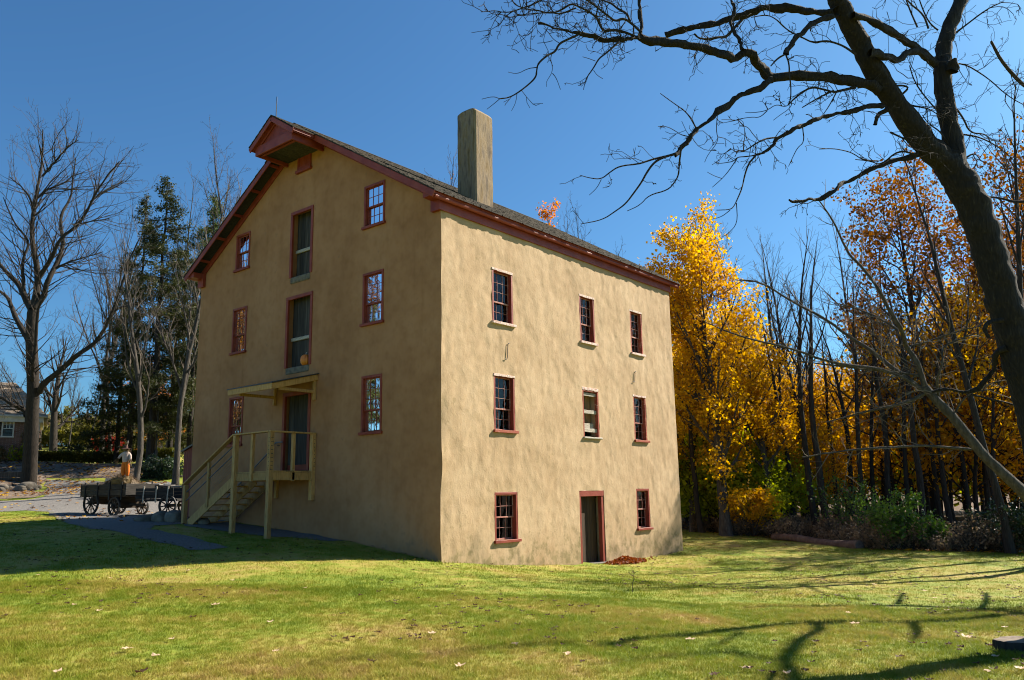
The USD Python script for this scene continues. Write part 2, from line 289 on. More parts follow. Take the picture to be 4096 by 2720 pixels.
CLOTH_ORANGE = solid('orange_cloth', [(0.42, 0.10, 0.01), (0.55, 0.15, 0.015)], 8, 0.9)
CLOTH_WHITE = solid('pale_shirt_cloth', [(0.30, 0.23, 0.20), (0.44, 0.37, 0.33)], 8, 0.9)
CLOTH_DARK = solid('dark_hat_cloth', [(0.05, 0.025, 0.02), (0.10, 0.05, 0.04)], 8, 0.9)
WAGON_WOOD = solid('old_wagon_boards', [(0.016, 0.011, 0.007), (0.042, 0.029, 0.018), (0.075, 0.055, 0.035)], 2.5, 0.85, 0.4, 8, (1, 1, 6), island=0.25)
CART_WOOD = solid('black_cart_boards', [(0.010, 0.009, 0.008), (0.022, 0.019, 0.016), (0.04, 0.035, 0.03)], 2.5, 0.85, 0.4, 8, (1, 1, 6), island=0.25)
SHED_RED = solid('red_shed_boards', [(0.14, 0.028, 0.02), (0.20, 0.042, 0.03)], 3, 0.7, 0.3, 10, (8, 8, 0.5), island=0.15)
CONCRETE = solid('weathered_concrete', [(0.10, 0.09, 0.08), (0.17, 0.155, 0.14)], 4, 0.95, 0.5, 20)

# ------------------------------------------------------------------ ground
_c = [(0, 0, 0), (0, 3.66, .44), (0, 5.6, .62), (0, 9, .87), (0, 12.6, 1.05), (2.1, 0, -.2), (4.2, 0, -.37), (6.3, 0, -.52), (10.2, 0, -.6), (13, 0, -.57),
      (-15.3, -15, .1), (-1.6, 5.3, .57), (-1.6, 7.1, .69), (-1.6, 10, .93), (-8.8, 4, .3), (-16, 4, .35), (-24, -10, .25), (-8, -20, -.1), (13, 13, .6), (24, 24, 1.2), (6, 24, 1.35), (-22, 22, .9)]
for px, py, D in [(417, 2052, 36), (0, 2047, 36), (113, 1940, 48), (450, 1925, 50), (190, 1846, 58), (0, 1846, 58), (350, 1880, 62), (700, 1880, 62), (400, 1838, 74), (400, 1805, 97), (700, 1838, 74),
                  (653, 1845, 57), (650, 1940, 45), (2862, 2134, 40), (3105, 2160, 37), (3426, 2200, 31), (4090, 2212, 30), (3400, 2130, 46), (2760, 2130, 42), (4300, 2250, 26)]:
    _c.append(tuple(site(px, py, D)))
for px, D, z in [(2900, 65, -.6), (3400, 65, -1.2), (4000, 60, -1.5), (2900, 110, 0), (3600, 110, -1), (4600, 60, -1.5), (4800, 28, -1.0), (2000, 80, 2.0), (1500, 80, 4.0), (-400, 70, 6), (-600, 40, 1.8), (800, 120, 8.5)]:
    p = site(px, 1360, D); _c.append((p[0], p[1], z))
_c = np.array(_c)
_rbf = RBFInterpolator(_c[:, :2], _c[:, 2], kernel='thin_plate_spline', smoothing=0.02)
def _axis(lo, hi, a, b, fine, grow=1.22):
    x = list(np.arange(a, b, fine)); s = fine
    while x[-1] < hi: s = min(s * grow, 250); x.append(x[-1] + s)
    s = fine
    while x[0] > lo: s = min(s * grow, 250); x.insert(0, x[0] - s)
    return np.array(x)
GX, GY = _axis(-2200, 2200, -26, 46, 0.3), _axis(-2200, 2200, -27, 48, 0.3)
_gx, _gy = np.meshgrid(GX, GY, indexing='ij')
_q = np.stack([_gx.ravel(), _gy.ravel()], 1)
_rr = np.linalg.norm(_q - (10, 10), axis=1); _cl = (10, 10) + (_q - (10, 10)) * np.minimum(1, 105 / np.maximum(_rr, 1e-6))[:, None]
_gz = _rbf(_cl)
_near = np.clip(1 - _rr / 90, 0, 1)
_gz += _near * 0.10 * (meshkit.fbm(np.c_[_q * 0.45, np.zeros(len(_q))], 3, 5) - 0.5) + _near * 0.05 * (meshkit.noise(np.c_[_q * 1.7, np.zeros(len(_q))], 9) - 0.5)
GZ = _gz.reshape(_gx.shape)
_H = RegularGridInterpolator((GX, GY), GZ, bounds_error=False, fill_value=0.0)
def H(x, y):
    return _H(np.stack(np.broadcast_arrays(x, y), -1))
def on_ground(px, py, dz=0.0):
    """where the line of sight meets the ground"""
    d = ray(px, py); t = np.linspace(3, 130, 6000); P = EYE + t[:, None] * d
    k = int(np.argmax(P[:, 2] < H(P[:, 0], P[:, 1]))); p = P[k].copy(); p[2] = H(p[0], p[1]).item() + dz
    return p
_i, _j = np.arange(len(GX) - 1)[:, None], np.arange(len(GY) - 1)[None]
_n = len(GY)
_f = np.stack(np.broadcast_arrays(_i * _n + _j, (_i + 1) * _n + _j, (_i + 1) * _n + _j + 1, _i * _n + _j + 1), -1).reshape(-1, 4)
_v = np.c_[_q, _gz]
_ctr = _q[_f[:, 0]]
def forest_side(x, y):
    """> 0 in the wood right of the mill"""
    d = np.stack([x - EYE[0], y - EYE[1]], -1); D = d @ FH[:2]; s = d @ RH[:2]
    px = s / np.maximum(D, 1) * FOC
    edge = np.interp(px, [600, 815, 1060, 1380, 2050, 3000], [48, 41.5, 38.5, 32.5, 30.5, 27])
    return np.where((D > 5) & (px > 560), D - edge, -99)
_wood = forest_side(_ctr[:, 0] + .15, _ctr[:, 1] + .15) > 0
obj('lawn_ground', (_v, _f[~_wood]), LAWN, smooth=True).SetCustomDataByKey('kind', 'structure')
obj('forest_floor_ground', (_v, _f[_wood]), FLOOR, smooth=True).SetCustomDataByKey('kind', 'structure')

from shapely.geometry import Polygon, Point
from shapely import contains_xy, distance, points as shp_points
def sheet(name, poly, m, dz, step=0.35):
    """a ground sheet that follows the terrain inside a polygon"""
    x0, y0, x1, y1 = poly.bounds
    poly = poly.buffer(0)
    segs = trimesh.creation.triangulate_polygon(poly.segmentize(step), engine='earcut') if False else None
    xs, ys = np.arange(x0 - step, x1 + step, step), np.arange(y0 - step, y1 + step, step)
    gx, gy = np.meshgrid(xs, ys, indexing='ij'); inside = contains_xy(poly, gx.ravel(), gy.ravel())
    pts = np.c_[gx.ravel(), gy.ravel()][inside]
    ring = np.array(poly.segmentize(step * 0.6).exterior.coords)[:-1]
    from scipy.spatial import Delaunay
    P = np.vstack([pts, ring]); tri = Delaunay(P).simplices
    c = P[tri].mean(1); tri = tri[contains_xy(poly, c[:, 0], c[:, 1])]
    v = np.c_[P, H(P[:, 0], P[:, 1]) + dz]
    p = obj(name, (v, tri), m, smooth=True); p.SetCustomDataByKey('kind', 'structure'); return p
def c1(a, b): return on_ground(a / 1.7815, 1360 + b / 1.7815)[:2]
def wavy(pts, amp, seed, step=0.5):
    p = np.array(Polygon(pts).segmentize(step).exterior.coords)[:-1]
    p = p + amp * (np.stack([meshkit.noise(np.c_[p * 0.9, np.full(len(p), s)], seed) for s in (1.5, 8.5)], -1) - 0.5)
    return Polygon(p).buffer(0)
_path = [c1(-260, 1222), c1(0, 1225), c1(180, 1216), c1(350, 1224), c1(400, 1272), c1(470, 1310), c1(640, 1345), c1(870, 1372), c1(1000, 1412), c1(1200, 1452), c1(1340, 1494), c1(1500, 1494), c1(1635, 1478),
         c1(1500, 1440), c1(1380, 1405), c1(1200, 1372), c1(1085, 1350), c1(1100, 1322), c1(1300, 1312), np.array((-1.9, 9.4)), np.array((-1.5, 7.5)), np.array((-1.3, 5.6)), np.array((-.55, 3.9)), np.array((-.06, 3.75)),
         np.array((-.06, 12.7)), np.array((1, 15)), np.array((5, 20.5)), c1(1200, 1010), c1(700, 1005), c1(330, 992), c1(330, 1010), c1(330, 1120), c1(180, 1140), c1(-260, 1150)]
GRAVEL_POLY = wavy(_path, 0.5, 3)
if GRAVEL_POLY.geom_type != 'Polygon': GRAVEL_POLY = max(GRAVEL_POLY.geoms, key=lambda g: g.area)
sheet('gravel_drive', GRAVEL_POLY, GRAVEL, 0.012)
_bank = [c1(-200, 880), c1(0, 862), c1(250, 868), c1(330, 868), c1(560, 880), c1(900, 885), c1(1290, 880), c1(1290, 975), c1(900, 985), c1(600, 985), c1(330, 984), c1(240, 1080), c1(370, 1090), c1(240, 1125), c1(0, 1135), c1(-200, 1135)]
BANK_POLY = wavy(_bank, 0.5, 4)
if BANK_POLY.geom_type != 'Polygon': BANK_POLY = max(BANK_POLY.geoms, key=lambda g: g.area)
sheet('mulch_bank', BANK_POLY, MULCH, 0.02)

# ------------------------------------------------------------------ the mill
W, L = 12.63, 12.95          # gable face along +y, long face along +x; the near corner is the origin
RISE, R0 = 0.61, 10.08       # roof plane z = R0 + RISE * y, ridge at YR
YR = 6.37
def FL(u, v, w): return np.stack([-np.asarray(w, float), np.asarray(u, float), np.asarray(v, float)], -1)   # gable face
def FR(u, v, w): return np.stack([np.asarray(u, float), -np.asarray(w, float), np.asarray(v, float)], -1)   # long face
def onface(F, vf): return F(vf[0][:, 0], vf[0][:, 1], vf[0][:, 2]), vf[1]
def fb(F, u0, u1, v0, v1, w0, w1, c=0.006): return onface(F, cbox((u0, v0, w0), (u1, v1, w1), c))

mill = thing('stucco_mill', 'tall tan stucco mill with barn red trim, gable roof and square chimney', 'mill')
def edge_wobble(z, s): return 0.11 * (meshkit.fbm(np.c_[np.zeros(len(z)) + s * 11.3, np.zeros(len(z)), z * 0.8], 3, 21) - 0.5)
def wall_sheet(F, width, zlo, zhi, openings, amp, seed, depth, step=0.09, corner=None, gable=False):
    us = {0.0, width}; vs = {zlo, zhi}
    for (a, b, c, d) in openings: us |= {a, b}; vs |= {c, d}
    def fill(s):
        s = sorted(s); o = []
        for a, b in zip(s[:-1], s[1:]):
            k = max(1, int(round((b - a) / step))); o += list(np.linspace(a, b, k, endpoint=False))
        return np.array(o + [s[-1]])
    U, V = fill(us), fill(vs); nu, nv = len(U), len(V)
    uu, vv = np.meshgrid(U, V, indexing='ij'); uf, vf_ = uu.ravel(), vv.ravel()
    P = np.c_[uf, vf_, np.full(len(uf), seed * 3.7)]
    big = meshkit.fbm(P * (1.15, 0.85, 1), 2, seed) - 0.5
    mid = meshkit.fbm(P * (3.6, 2.1, 1) + big[:, None] * 2, 3, seed + 1) - 0.5
    fin = meshkit.fbm(P * (5.5, 3.4, 1) + 3.1 + mid[:, None] * 1.5, 2, seed + 5) - 0.5
    w = amp * (0.7 * big + 0.60 * mid + 0.45 * fin)
    w *= np.clip(np.minimum(uf, width - uf) / 0.12, 0, 1)
    if corner is not None:                                       # the worn arris at the near corner, shared by both faces
        fall = np.clip(1 - uf / 0.5, 0, 1) ** 2
        uo, wo = edge_wobble(vf_, 1 if corner == 'R' else 2), -edge_wobble(vf_, 2 if corner == 'R' else 1)
        uf = uf + uo * fall; w = w + wo * fall
    pts = F(uf, vf_, w)
    i, j = np.meshgrid(np.arange(nu - 1), np.arange(nv - 1), indexing='ij')
    cu, cv = (U[:-1] + U[1:]) / 2, (V[:-1] + V[1:]) / 2
    keep = np.ones((nu - 1, nv - 1), bool)
    for (a, b, c, d) in openings: keep &= ~((cu[:, None] > a) & (cu[:, None] < b) & (cv[None] > c) & (cv[None] < d))
    i, j = i[keep], j[keep]
    q = np.stack([i * nv + j, (i + 1) * nv + j, (i + 1) * nv + j + 1, i * nv + j + 1], 1)
    parts = [(pts, q)]
    for (a, b, c, d) in openings:                                 # reveals
        iu = np.where((U >= a - 1e-9) & (U <= b + 1e-9))[0]; iv = np.where((V >= c - 1e-9) & (V <= d + 1e-9))[0]
        loop = [(k, iv[0]) for k in iu] + [(iu[-1], k) for k in iv[1:]] + [(k, iv[-1]) for k in iu[::-1][1:]] + [(iu[0], k) for k in iv[::-1][1:]]
        idx = np.array([x * nv + y for x, y in loop]); fr = pts[idx]; bk = F(U[[x for x, y in loop]], V[[y for x, y in loop]], np.full(len(loop), -depth))
        n = len(loop); k = np.arange(n - 1)
        parts.append((np.vstack([fr, bk]), np.stack([k, k + 1, n + k + 1, n + k], 1)))
    m = join(parts)
    if gable:
        t = trimesh.Trimesh(*m, process=False)
        for sgn in (1, -1):
            o = (0, 0, R0 - 0.2) if sgn == 1 else (0, 2 * YR, R0 - 0.2)
            nrm = np.array([0, sgn * RISE, -1.0]); nrm /= np.linalg.norm(nrm)
            t = trimesh.intersections.slice_mesh_plane(t, nrm, o)
        m = (np.array(t.vertices), np.array(t.faces))
    return m
# windows: u0, u1, z of the sill's underside, z of the frame's top, rows of panes above and below, kind of frame
WR = [(2.13, 3.08, 6.62, 8.31, 3, 2, 'pale'), (6.61, 7.50, 6.62, 8.31, 3, 2, 'pale'), (9.84, 10.70, 6.62, 8.31, 3, 2, 'worn'),
      (2.14, 3.09, 3.44, 5.14, 3, 2, 'pale'), (9.81, 10.70, 3.44, 5.14, 3, 2, 'worn'),
      (2.11, 3.13, 0.36, 1.76, 2, 2, 'red'), (9.73, 10.63, 0.36, 1.80, 2, 2, 'red')]
OPEN_WIN = (6.61, 7.56, 3.44, 5.14)
SIDE_DOOR = (6.24, 7.68, -0.60, 1.76)
WL = [(9.46, 10.34, 9.67, 11.05, 2, 2, 'red'), (2.34, 3.28, 9.67, 11.05, 2, 2, 'red'), (9.46, 10.34, 6.66, 8.32, 3, 2, 'red'), (2.36, 3.28, 6.66, 8.28, 3, 2, 'red'),
      (9.44, 10.31, 3.45, 5.15, 3, 2, 'red'), (2.37, 3.26, 3.45, 5.17, 3, 2, 'red')]
LOFTS = [(5.82, 7.04, 8.85, 11.12), (5.73, 7.14, 5.83, 8.20)]
ENTRY = (5.68, 7.14, 2.52, 5.02)
SHUT = (6.02, 6.74, 12.42, 13.45)
_sh = 0.08
opR = [(a, b, c + _sh, d) for a, b, c, d, *_ in WR] + [(OPEN_WIN[0], OPEN_WIN[1], OPEN_WIN[2] + .05, OPEN_WIN[3])] + [SIDE_DOOR]
opL = [(a, b, c + _sh, d) for a, b, c, d, *_ in WL] + [(a, b, c, d) for a, b, c, d in LOFTS] + [ENTRY]
obj('wall', wall_sheet(FR, L, -1.6, 9.75, opR, 0.045, 3, 0.34, corner='R', step=0.06), STUCCO, mill, smooth=60, label='sunlit lumpy long wall')
obj('wall', wall_sheet(FL, W, -1.2, 13.9, opL, 0.022, 8, 0.34, corner='L', step=0.12, gable=True), GABLE, mill, smooth=60, label='ochre plastered gable wall with shade toned into its colour')
obj('wall', wall_sheet(lambda u, v, w: np.stack([u, W + np.asarray(w), v], -1), L, -1.6, 9.75, [], 0.03, 12, .3, step=.5), STUCCO, mill, smooth=60, label='rear wall')
obj('wall', wall_sheet(lambda u, v, w: np.stack([L + np.asarray(w), u, v], -1), W, -1.6, 13.9, [], 0.03, 14, .3, step=.5, gable=True), STUCCO, mill, smooth=60, label='far gable wall')
for z in (2.35, 5.65, 8.7):
    obj('floor', cbox((0.4, 0.4, z - .2), (L - .4, W - .4, z)), BROWN_WOOD, mill)

def window(F, spec, parent=mill):
    u0, u1, z0, z1, ra, rb, kind = spec
    rng = random.Random(int(u0 * 100 + z0 * 1000))
    mt = {'pale': RED, 'worn': RED_WORN, 'red': RED}[kind]
    t, zs = 0.075, z0 + _sh
    on_long = F is FR
    wf = 0.0 if on_long else 0.025
    back = -0.24 if on_long else -0.17
    parts = [fb(F, u0, u0 + t, zs, z1 - t, back, wf), fb(F, u1 - t, u1, zs, z1 - t, back, wf), fb(F, u0, u1, z1 - t, z1, back, wf + .004)]
    fr = obj('window', join(parts), mt, parent)
    if on_long and z1 > 4:                                         # the peeled head board
        n = 9; us = np.linspace(u0 - .01, u1 + .01, n)
        obj('head', join([fb(F, us[k], us[k + 1] + .004, z1 - .055 - .02 * rng.random(), z1 + .012 * rng.random(), -.02, wf + .012 + .006 * rng.random()) for k in range(n - 1)]), PALE_WORN, fr)
    sm = (PALE_WORN if z0 > 6 else RED_WORN if kind != 'red' else RED) if on_long else RED
    obj('sill', fb(F, u0 - .045, u1 + .075 if on_long else u1 + .06, z0, zs, -.10, .075), sm, fr)
    iu0, iu1, iz0, iz1 = u0 + t, u1 - t, zs, z1 - t
    rows = ra + rb; mid = iz0 + (iz1 - iz0) * rb / rows
    for (a, b, k, w) in ((mid - .02, iz1, ra, back + .10), (iz0, mid + .02, rb, back + .055)):
        s, mu = 0.032, 0.013
        bars = [fb(F, iu0, iu0 + s, a, b, w, w + .035, .004), fb(F, iu1 - s, iu1, a, b, w, w + .035, .004), fb(F, iu0 + s, iu1 - s, a, a + s + .012, w, w + .035, .004), fb(F, iu0 + s, iu1 - s, b - s, b, w, w + .035, .004)]
        pu, pv = (iu1 - iu0 - 2 * s) / 3, (b - a - 2 * s - .012) / k
        for q in (1, 2): bars.append(fb(F, iu0 + s + q * pu - mu / 2, iu0 + s + q * pu + mu / 2, a + s + .012, b - s, w + .006, w + .032, .003))
        for q in range(1, k):
            for c in range(3): bars.append(fb(F, iu0 + s + c * pu + (mu / 2 if c else 0), iu0 + s + (c + 1) * pu - (mu / 2 if c < 2 else 0), a + s + .012 + q * pv - mu / 2, a + s + .012 + q * pv + mu / 2, w + .007, w + .031, .003))
        obj('sash', join(bars), MUNTIN if on_long else RED, fr)
        for q in range(k):
            for c in range(3):
                x0, x1, y0, y1 = iu0 + s + c * pu + mu / 2 - .002, iu0 + s + (c + 1) * pu - mu / 2 + .002, a + s + .012 + q * pv + .004, a + s + .012 + (q + 1) * pv - .004
                n = 4; g = np.linspace(0, 1, n); gu, gv = np.meshgrid(g, g, indexing='ij'); gu, gv = gu.ravel(), gv.ravel()
                tx, ty, bow = (rng.random() - .5) * .0022, (rng.random() - .5) * .0022, (rng.random() - .4) * .002
                ww = w + .018 + tx * gu + ty * gv + bow * (1 - (2 * gu - 1) ** 2) * (1 - (2 * gv - 1) ** 2)
                i, j = np.meshgrid(np.arange(n - 1), np.arange(n - 1), indexing='ij'); i, j = i.ravel(), j.ravel()
                fq = np.stack([i * n + j, (i + 1) * n + j, (i + 1) * n + j + 1, i * n + j + 1], 1)
                obj('pane', (F(x0 + (x1 - x0) * gu, y0 + (y1 - y0) * gv, ww), fq), GLASS, fr, smooth=True)
    return fr
for s in WR: window(FR, s)
for s in WL: window(FL, s)

def planks(F, u0, u1, v0, v1, w0, w1, n, m, parent, seed, name='plank'):
    rng = random.Random(seed); e = [u0 + (u1 - u0) * (k + (0 if k in (0, n) else .25 * (rng.random() - .5))) / n for k in range(n + 1)]
    for k in range(n): obj(name, fb(F, e[k] + .003, e[k + 1] - .003, v0, v1, w0, w1 + .008 * rng.random(), .004), m, parent)
# loft doors in the gable
for q, (a, b, c, d) in enumerate(LOFTS):
    t = .11
    dr = obj('loft_door', join([fb(FL, a, a + t, c, d - t, -.05, .03), fb(FL, b - t, b, c, d - t, -.05, .03), fb(FL, a, b, d - t, d, -.05, .034)]), RED, mill, label=('upper' if q == 0 else 'lower') + ' loft door in the gable')
    planks(FL, a + .02, b - .02, c + .02, d - .02, -.30, -.26, 6, DARK_WOOD, dr, q)
    zm = c + (d - c) * .385
    obj('bar', fb(FL, a + t + .05, b - .02, zm, zm + .11, -.25, -.19, .01), GREY_WOOD, dr)
    v, f = fb(FL, a + .10, b - .08, c - .22, c - .002, -.20, .035, .03)
    obj('stone_sill', (v + .02 * (meshkit.noise(v * 9, 3)[:, None] - .5), f), SILL_STONE, dr)
# attic shutter
a, b, c, d = SHUT
sh = obj('attic_shutter', join([fb(FL, a, a + .08, c + .1, d, .002, .06), fb(FL, b - .08, b, c + .1, d, .002, .06), fb(FL, a + .08, b - .08, c + .1, c + .22, .002, .055)]), RED, mill)
planks(FL, a + .08, b - .08, c + .22, d, .002, .035, 4, RED, sh, 7, 'board')
obj('sill', fb(FL, a - .05, b + .06, c, c + .1, .002, .1), RED, sh)
# entry door on the landing
a, b, c, d = ENTRY; t = .12
en = obj('entry_door', join([fb(FL, a, a + t, c, d - t, -.06, .03), fb(FL, b - t, b, c, d - t, -.06, .03), fb(FL, a, b, d - t, d, -.06, .034)]), RED, mill)
planks(FL, a + t - .02, b - t + .02, c + .2, d - .05, -.22, -.17, 5, DARK_WOOD, en, 11)
obj('bottom_rail', fb(FL, a + t - .02, b - t + .02, c + .02, c + .2, -.22, -.16), RED, en)
# side door in the long wall
a, b, c, d = SIDE_DOOR; t = .12
sd = obj('side_door', join([fb(FR, a, a + t, c, d - t, -.16, -.01), fb(FR, b - t - .03, b, c, d - t, -.16, -.02), fb(FR, a, b, d - t - .06, d, -.16, -.005)]), RED, mill)
planks(FR, a + t - .02, b - t + .0, c, d - t, -.32, -.28, 7, DOOR_WOOD, sd, 13)
obj('threshold', fb(FR, a, b, c - .2, c + .07, -.28, .06, .02), CONCRETE, sd)
# the boarded-up window of the long wall
a, b, c, d = OPEN_WIN; t = .07
ow = obj('boarded_window', join([fb(FR, a + t - .002, b - t + .002, d - .13, d - .075, -.115, -.004), fb(FR, a, a + t, c + .06, d - t, -.12, 0), fb(FR, b - t, b, c + .06, d - t, -.12, 0)]), RED_WORN, mill)
us = np.linspace(a - .01, b + .01, 8); _r = random.Random(3)
obj('head', join([fb(FR, us[k], us[k + 1] + .004, d - .08 - .02 * _r.random(), d + .01 * _r.random(), -.1, .012) for k in range(7)]), PALE_WORN, ow)
obj('sill', fb(FR, a - .04, b + .09, c, c + .06, -.12, .07, .02), GREY_WOOD, ow)
for z, hgt in ((d - .27, .11), (d - .86, .12), (d - 1.47, .12)): obj('cross_board', fb(FR, a + t, b - t, z, z + hgt, -.10, -.06), GREY_WOOD, ow)
obj('cross_board', fb(FR, a + t, b - t - .1, d - 1.36, d - 1.17, -.17, -.13), GREY_WOOD, ow)
planks(FR, a + t, b - t, d - 1.3, d - .1, -.33, -.29, 5, BROWN_WOOD, ow, 17)

# ---- roof: sheathing, shingle courses, ridge, boards at the rakes and eaves
x0, x1, ye = -0.52, L + 0.50, -0.22
def slope_pt(s, back): return (s, R0 + RISE * s) if not back else (2 * YR - s, R0 + RISE * s)
for back in (False, True):
    sl = []
    for dz0, dz1, y_0, y_1 in ((-.07, -.03, ye + .03, YR),):
        (ya, za), (yb, zb) = slope_pt(y_0, back), slope_pt(y_1, back)
        v = np.array([(x, y, z + dz) for x in (x0 + .03, x1 - .03) for (y, z) in ((ya, za), (yb, zb)) for dz in (dz0, dz1)])
        sl.append((v, trimesh.Trimesh(v).convex_hull.faces if False else np.array([[0, 1, 3], [0, 3, 2], [4, 6, 7], [4, 7, 5], [0, 4, 5], [0, 5, 1], [2, 3, 7], [2, 7, 6], [0, 2, 6], [0, 6, 4], [1, 5, 7], [1, 7, 3]])))
    obj('roof_deck', join(sl), DARK_WOOD, mill, label='sheathing boards seen under the rake')
    n = 34; rng = np.random.default_rng(5 + back)
    for k in range(n):                                            # one course of split shingles each
        sa, sb = ye - .02 + (YR - ye + .02) * k / n, min(YR + .01, ye - .02 + (YR - ye + .02) * (k + 1.9) / n)
        xs = [x0 - .02 * rng.random()]
        while xs[-1] < x1: xs.append(xs[-1] + rng.uniform(.10, .24))
        xs[-1] = x1 + .02 * rng.random(); parts = []
        for a, b in zip(xs[:-1], xs[1:]):
            o = rng.uniform(-.02, .015) - (.03 if k == 0 else 0); h = rng.uniform(.012, .03)
            (ya, za), (yb, zb) = slope_pt(sa + o, back), slope_pt(sb, back)
            v = np.array([(a + .003, ya, za - .028), (b - .003, ya, za - .028), (b - .003, yb, zb - .028), (a + .003, yb, zb - .028),
                          (a + .003, ya, za + h), (b - .003, ya, za + h), (b - .003, yb, zb - .012), (a + .003, yb, zb - .012)])
            parts.append((v, np.array([[0, 1, 5, 4], [1, 2, 6, 5], [3, 0, 4, 7], [4, 5, 6, 7], [0, 3, 2, 1]])))
        obj('shingle_course', join(parts), SHINGLE, mill)
obj('ridge_cap', join([beam((x0, YR - .07, R0 + RISE * YR - .02), (x1, YR - .07, R0 + RISE * YR - .02), .16, .03, up=(0, -RISE, 1)), beam((x0, YR + .07, R0 + RISE * YR - .02), (x1, YR + .07, R0 + RISE * YR - .02), .16, .03, up=(0, RISE, 1))]), SHINGLE, mill)
for x, wdt in ((x0 + .02, .035), (x1 - .02, .035)):
    for back in (False, True):
        (ya, za), (yb, zb) = slope_pt(ye, back), slope_pt(YR - .0, back)
        obj('rake_board', beam((x, ya, za - .145), (x, yb, zb - .145), wdt, .19, up=(0, -RISE if not back else RISE, 1)), RED, mill)
for back in (False, True):                                        # frieze along the gable and the soffit lookouts
    (ya, za), (yb, zb) = slope_pt(.0, back), slope_pt(YR, back)
    obj('frieze_board', beam((-.035, ya, za - .20), (-.035, yb, zb - .20), .05, .22, up=(0, -RISE if not back else RISE, 1)), RED, mill)
    for s in np.arange(.7, 6.0, 1.05):
        y, z = slope_pt(s, back); obj('lookout', beam((x0 + .04, y, z - .12), (-.03, y, z - .12), .09, .09), RED, mill)
# cornice of the long eave: crown, gutter-like roll, fascia
yz = lambda y, z, y2, z2, x_0=-.50, x_1=L + .48: cbox((x_0, y, z), (x_1, y2, z2), .012)
obj('eave_fascia', yz(-.055, 9.50, -.012, 9.80, -.06, L + .05), RED, mill)
obj('eave_soffit', yz(-.20, 9.79, .0, 9.84), RED, mill)
obj('crown_moulding', join([tube([(-.42, -.15, 9.80), (L + .46, -.15, 9.80)], .065, 12), yz(-.205, 9.85, -.12, 9.945)]), RED, mill)
obj('eave_fascia', cbox((-.06, W + .012, 9.5), (L + .05, W + .055, 9.8)), RED, mill)
obj('eave_soffit', cbox((-.5, W, 9.79), (L + .48, W + .2, 9.84)), RED, mill)
for y, sy in ((-.06, 1), (W + .06, -1)):                           # returns at the gable's feet
    v = np.array([(x, y + sy * yy, z) for x in (-.12, -.006) for yy, z in ((0, 9.50), (.36, 9.50), (.36, 10.02), (0, 9.82))])
    obj('eave_return', (v, np.array([[0, 1, 2, 3], [4, 7, 6, 5], [0, 4, 5, 1], [1, 5, 6, 2], [2, 6, 7, 3], [3, 7, 4, 0]])), RED, mill)
    v = np.array([(x, y + sy * yy, z) for x in (x0 + .05, -.06) for yy, z in ((-.14, 9.80), (.3, 9.80), (.3, 10.0), (-.14, 9.86))])
    obj('eave_return', (v, np.array([[0, 1, 2, 3], [4, 7, 6, 5], [0, 4, 5, 1], [1, 5, 6, 2], [2, 6, 7, 3], [3, 7, 4, 0]])), RED, mill)

# ---- pulley hood at the peak
hx, zr = -1.36, R0 + RISE * YR
hood = obj('pulley_hood', join([(np.array([(x, YR + s * 1.17, zr - .76 * k) for k, s in ((0, 0), (1, -1), (1, 1))] + [(x, YR + s * .95, zr - 1.0) for s in (-1, 1)])[:3], np.array([[0, 1, 2]])) for x in (hx + .18,)]), RED, mill)
for s in (-1, 1):
    p, q = np.array((0, YR, zr - .02)), np.array((0, YR + s * 1.2, zr - .80))
    for k in range(6):
        a, b = p + (q - p) * k / 6, p + (q - p) * min(1.02, (k + 1.3) / 6)
        obj('shingle_course', beam((hx - .03, a[1], a[2] + .02), (hx - .03, b[1], b[2] + .035), .03, .001) if False else (np.array([(x, y, z + dz) for x in (hx - .03, .0) for (y, z) in ((a[1], a[2] + .005), (b[1], b[2] + .03)) for dz in (-.02, .012)]), np.array([[0, 1, 3], [0, 3, 2], [4, 6, 7], [4, 7, 5], [0, 4, 5], [0, 5, 1], [2, 3, 7], [2, 7, 6], [0, 2, 6], [0, 6, 4], [1, 5, 7], [1, 7, 3]])), SHINGLE, hood)
    d = (q - p) / np.linalg.norm(q - p)
    obj('rake_board', beam((hx, p[1], p[2] - .12), (hx, q[1], q[2] - .12), .04, .16, up=(0, -s * d[2], abs(d[1]))), RED, hood)
    obj('rake_trim', beam((hx + .15, p[1], p[2] - .20), (hx + .15, q[1] - s * .25, q[2] - .04), .05, .12, up=(0, -s * d[2], abs(d[1]))), RED, hood)
    obj('soffit_board', beam((hx + .02, YR + s * .62, zr - .43 - .14), (-.02, YR + s * .62, zr - .43 - .14), 1.30, .02, up=(0, s * .55, .84)), RED, hood)
    obj('side_beam', cbox((hx + .16, YR + s * .98 - .04, zr - 1.12), (-.01, YR + s * .98 + .04, zr - .84)), RED, hood)
    obj('side_fascia', cbox((hx + .02, YR + s * 1.17 - .02, zr - .90), (-.55, YR + s * 1.17 + .02, zr - .78)), RED, hood)
obj('front_beam', cbox((hx + .10, YR - 1.02, zr - 1.12), (hx + .17, YR + 1.02, zr - .80)), RED, hood)
obj('inner_beam', cbox((hx + .26, YR - .93, zr - 1.10), (hx + .34, YR + .93, zr - .97)), RED, hood)
for k in range(4): obj('ceiling_board', cbox((hx + .35, YR - .93 + .47 * k, zr - 1.0), (-.02, YR - .93 + .47 * (k + 1) - .01, zr - .97)), DARK_WOOD, hood)
obj('lightning_rod', tube([(-1.19, YR, zr - .05), (-1.19, YR, zr + .70)], [.016, .011], 8), DARK_IRON, mill)

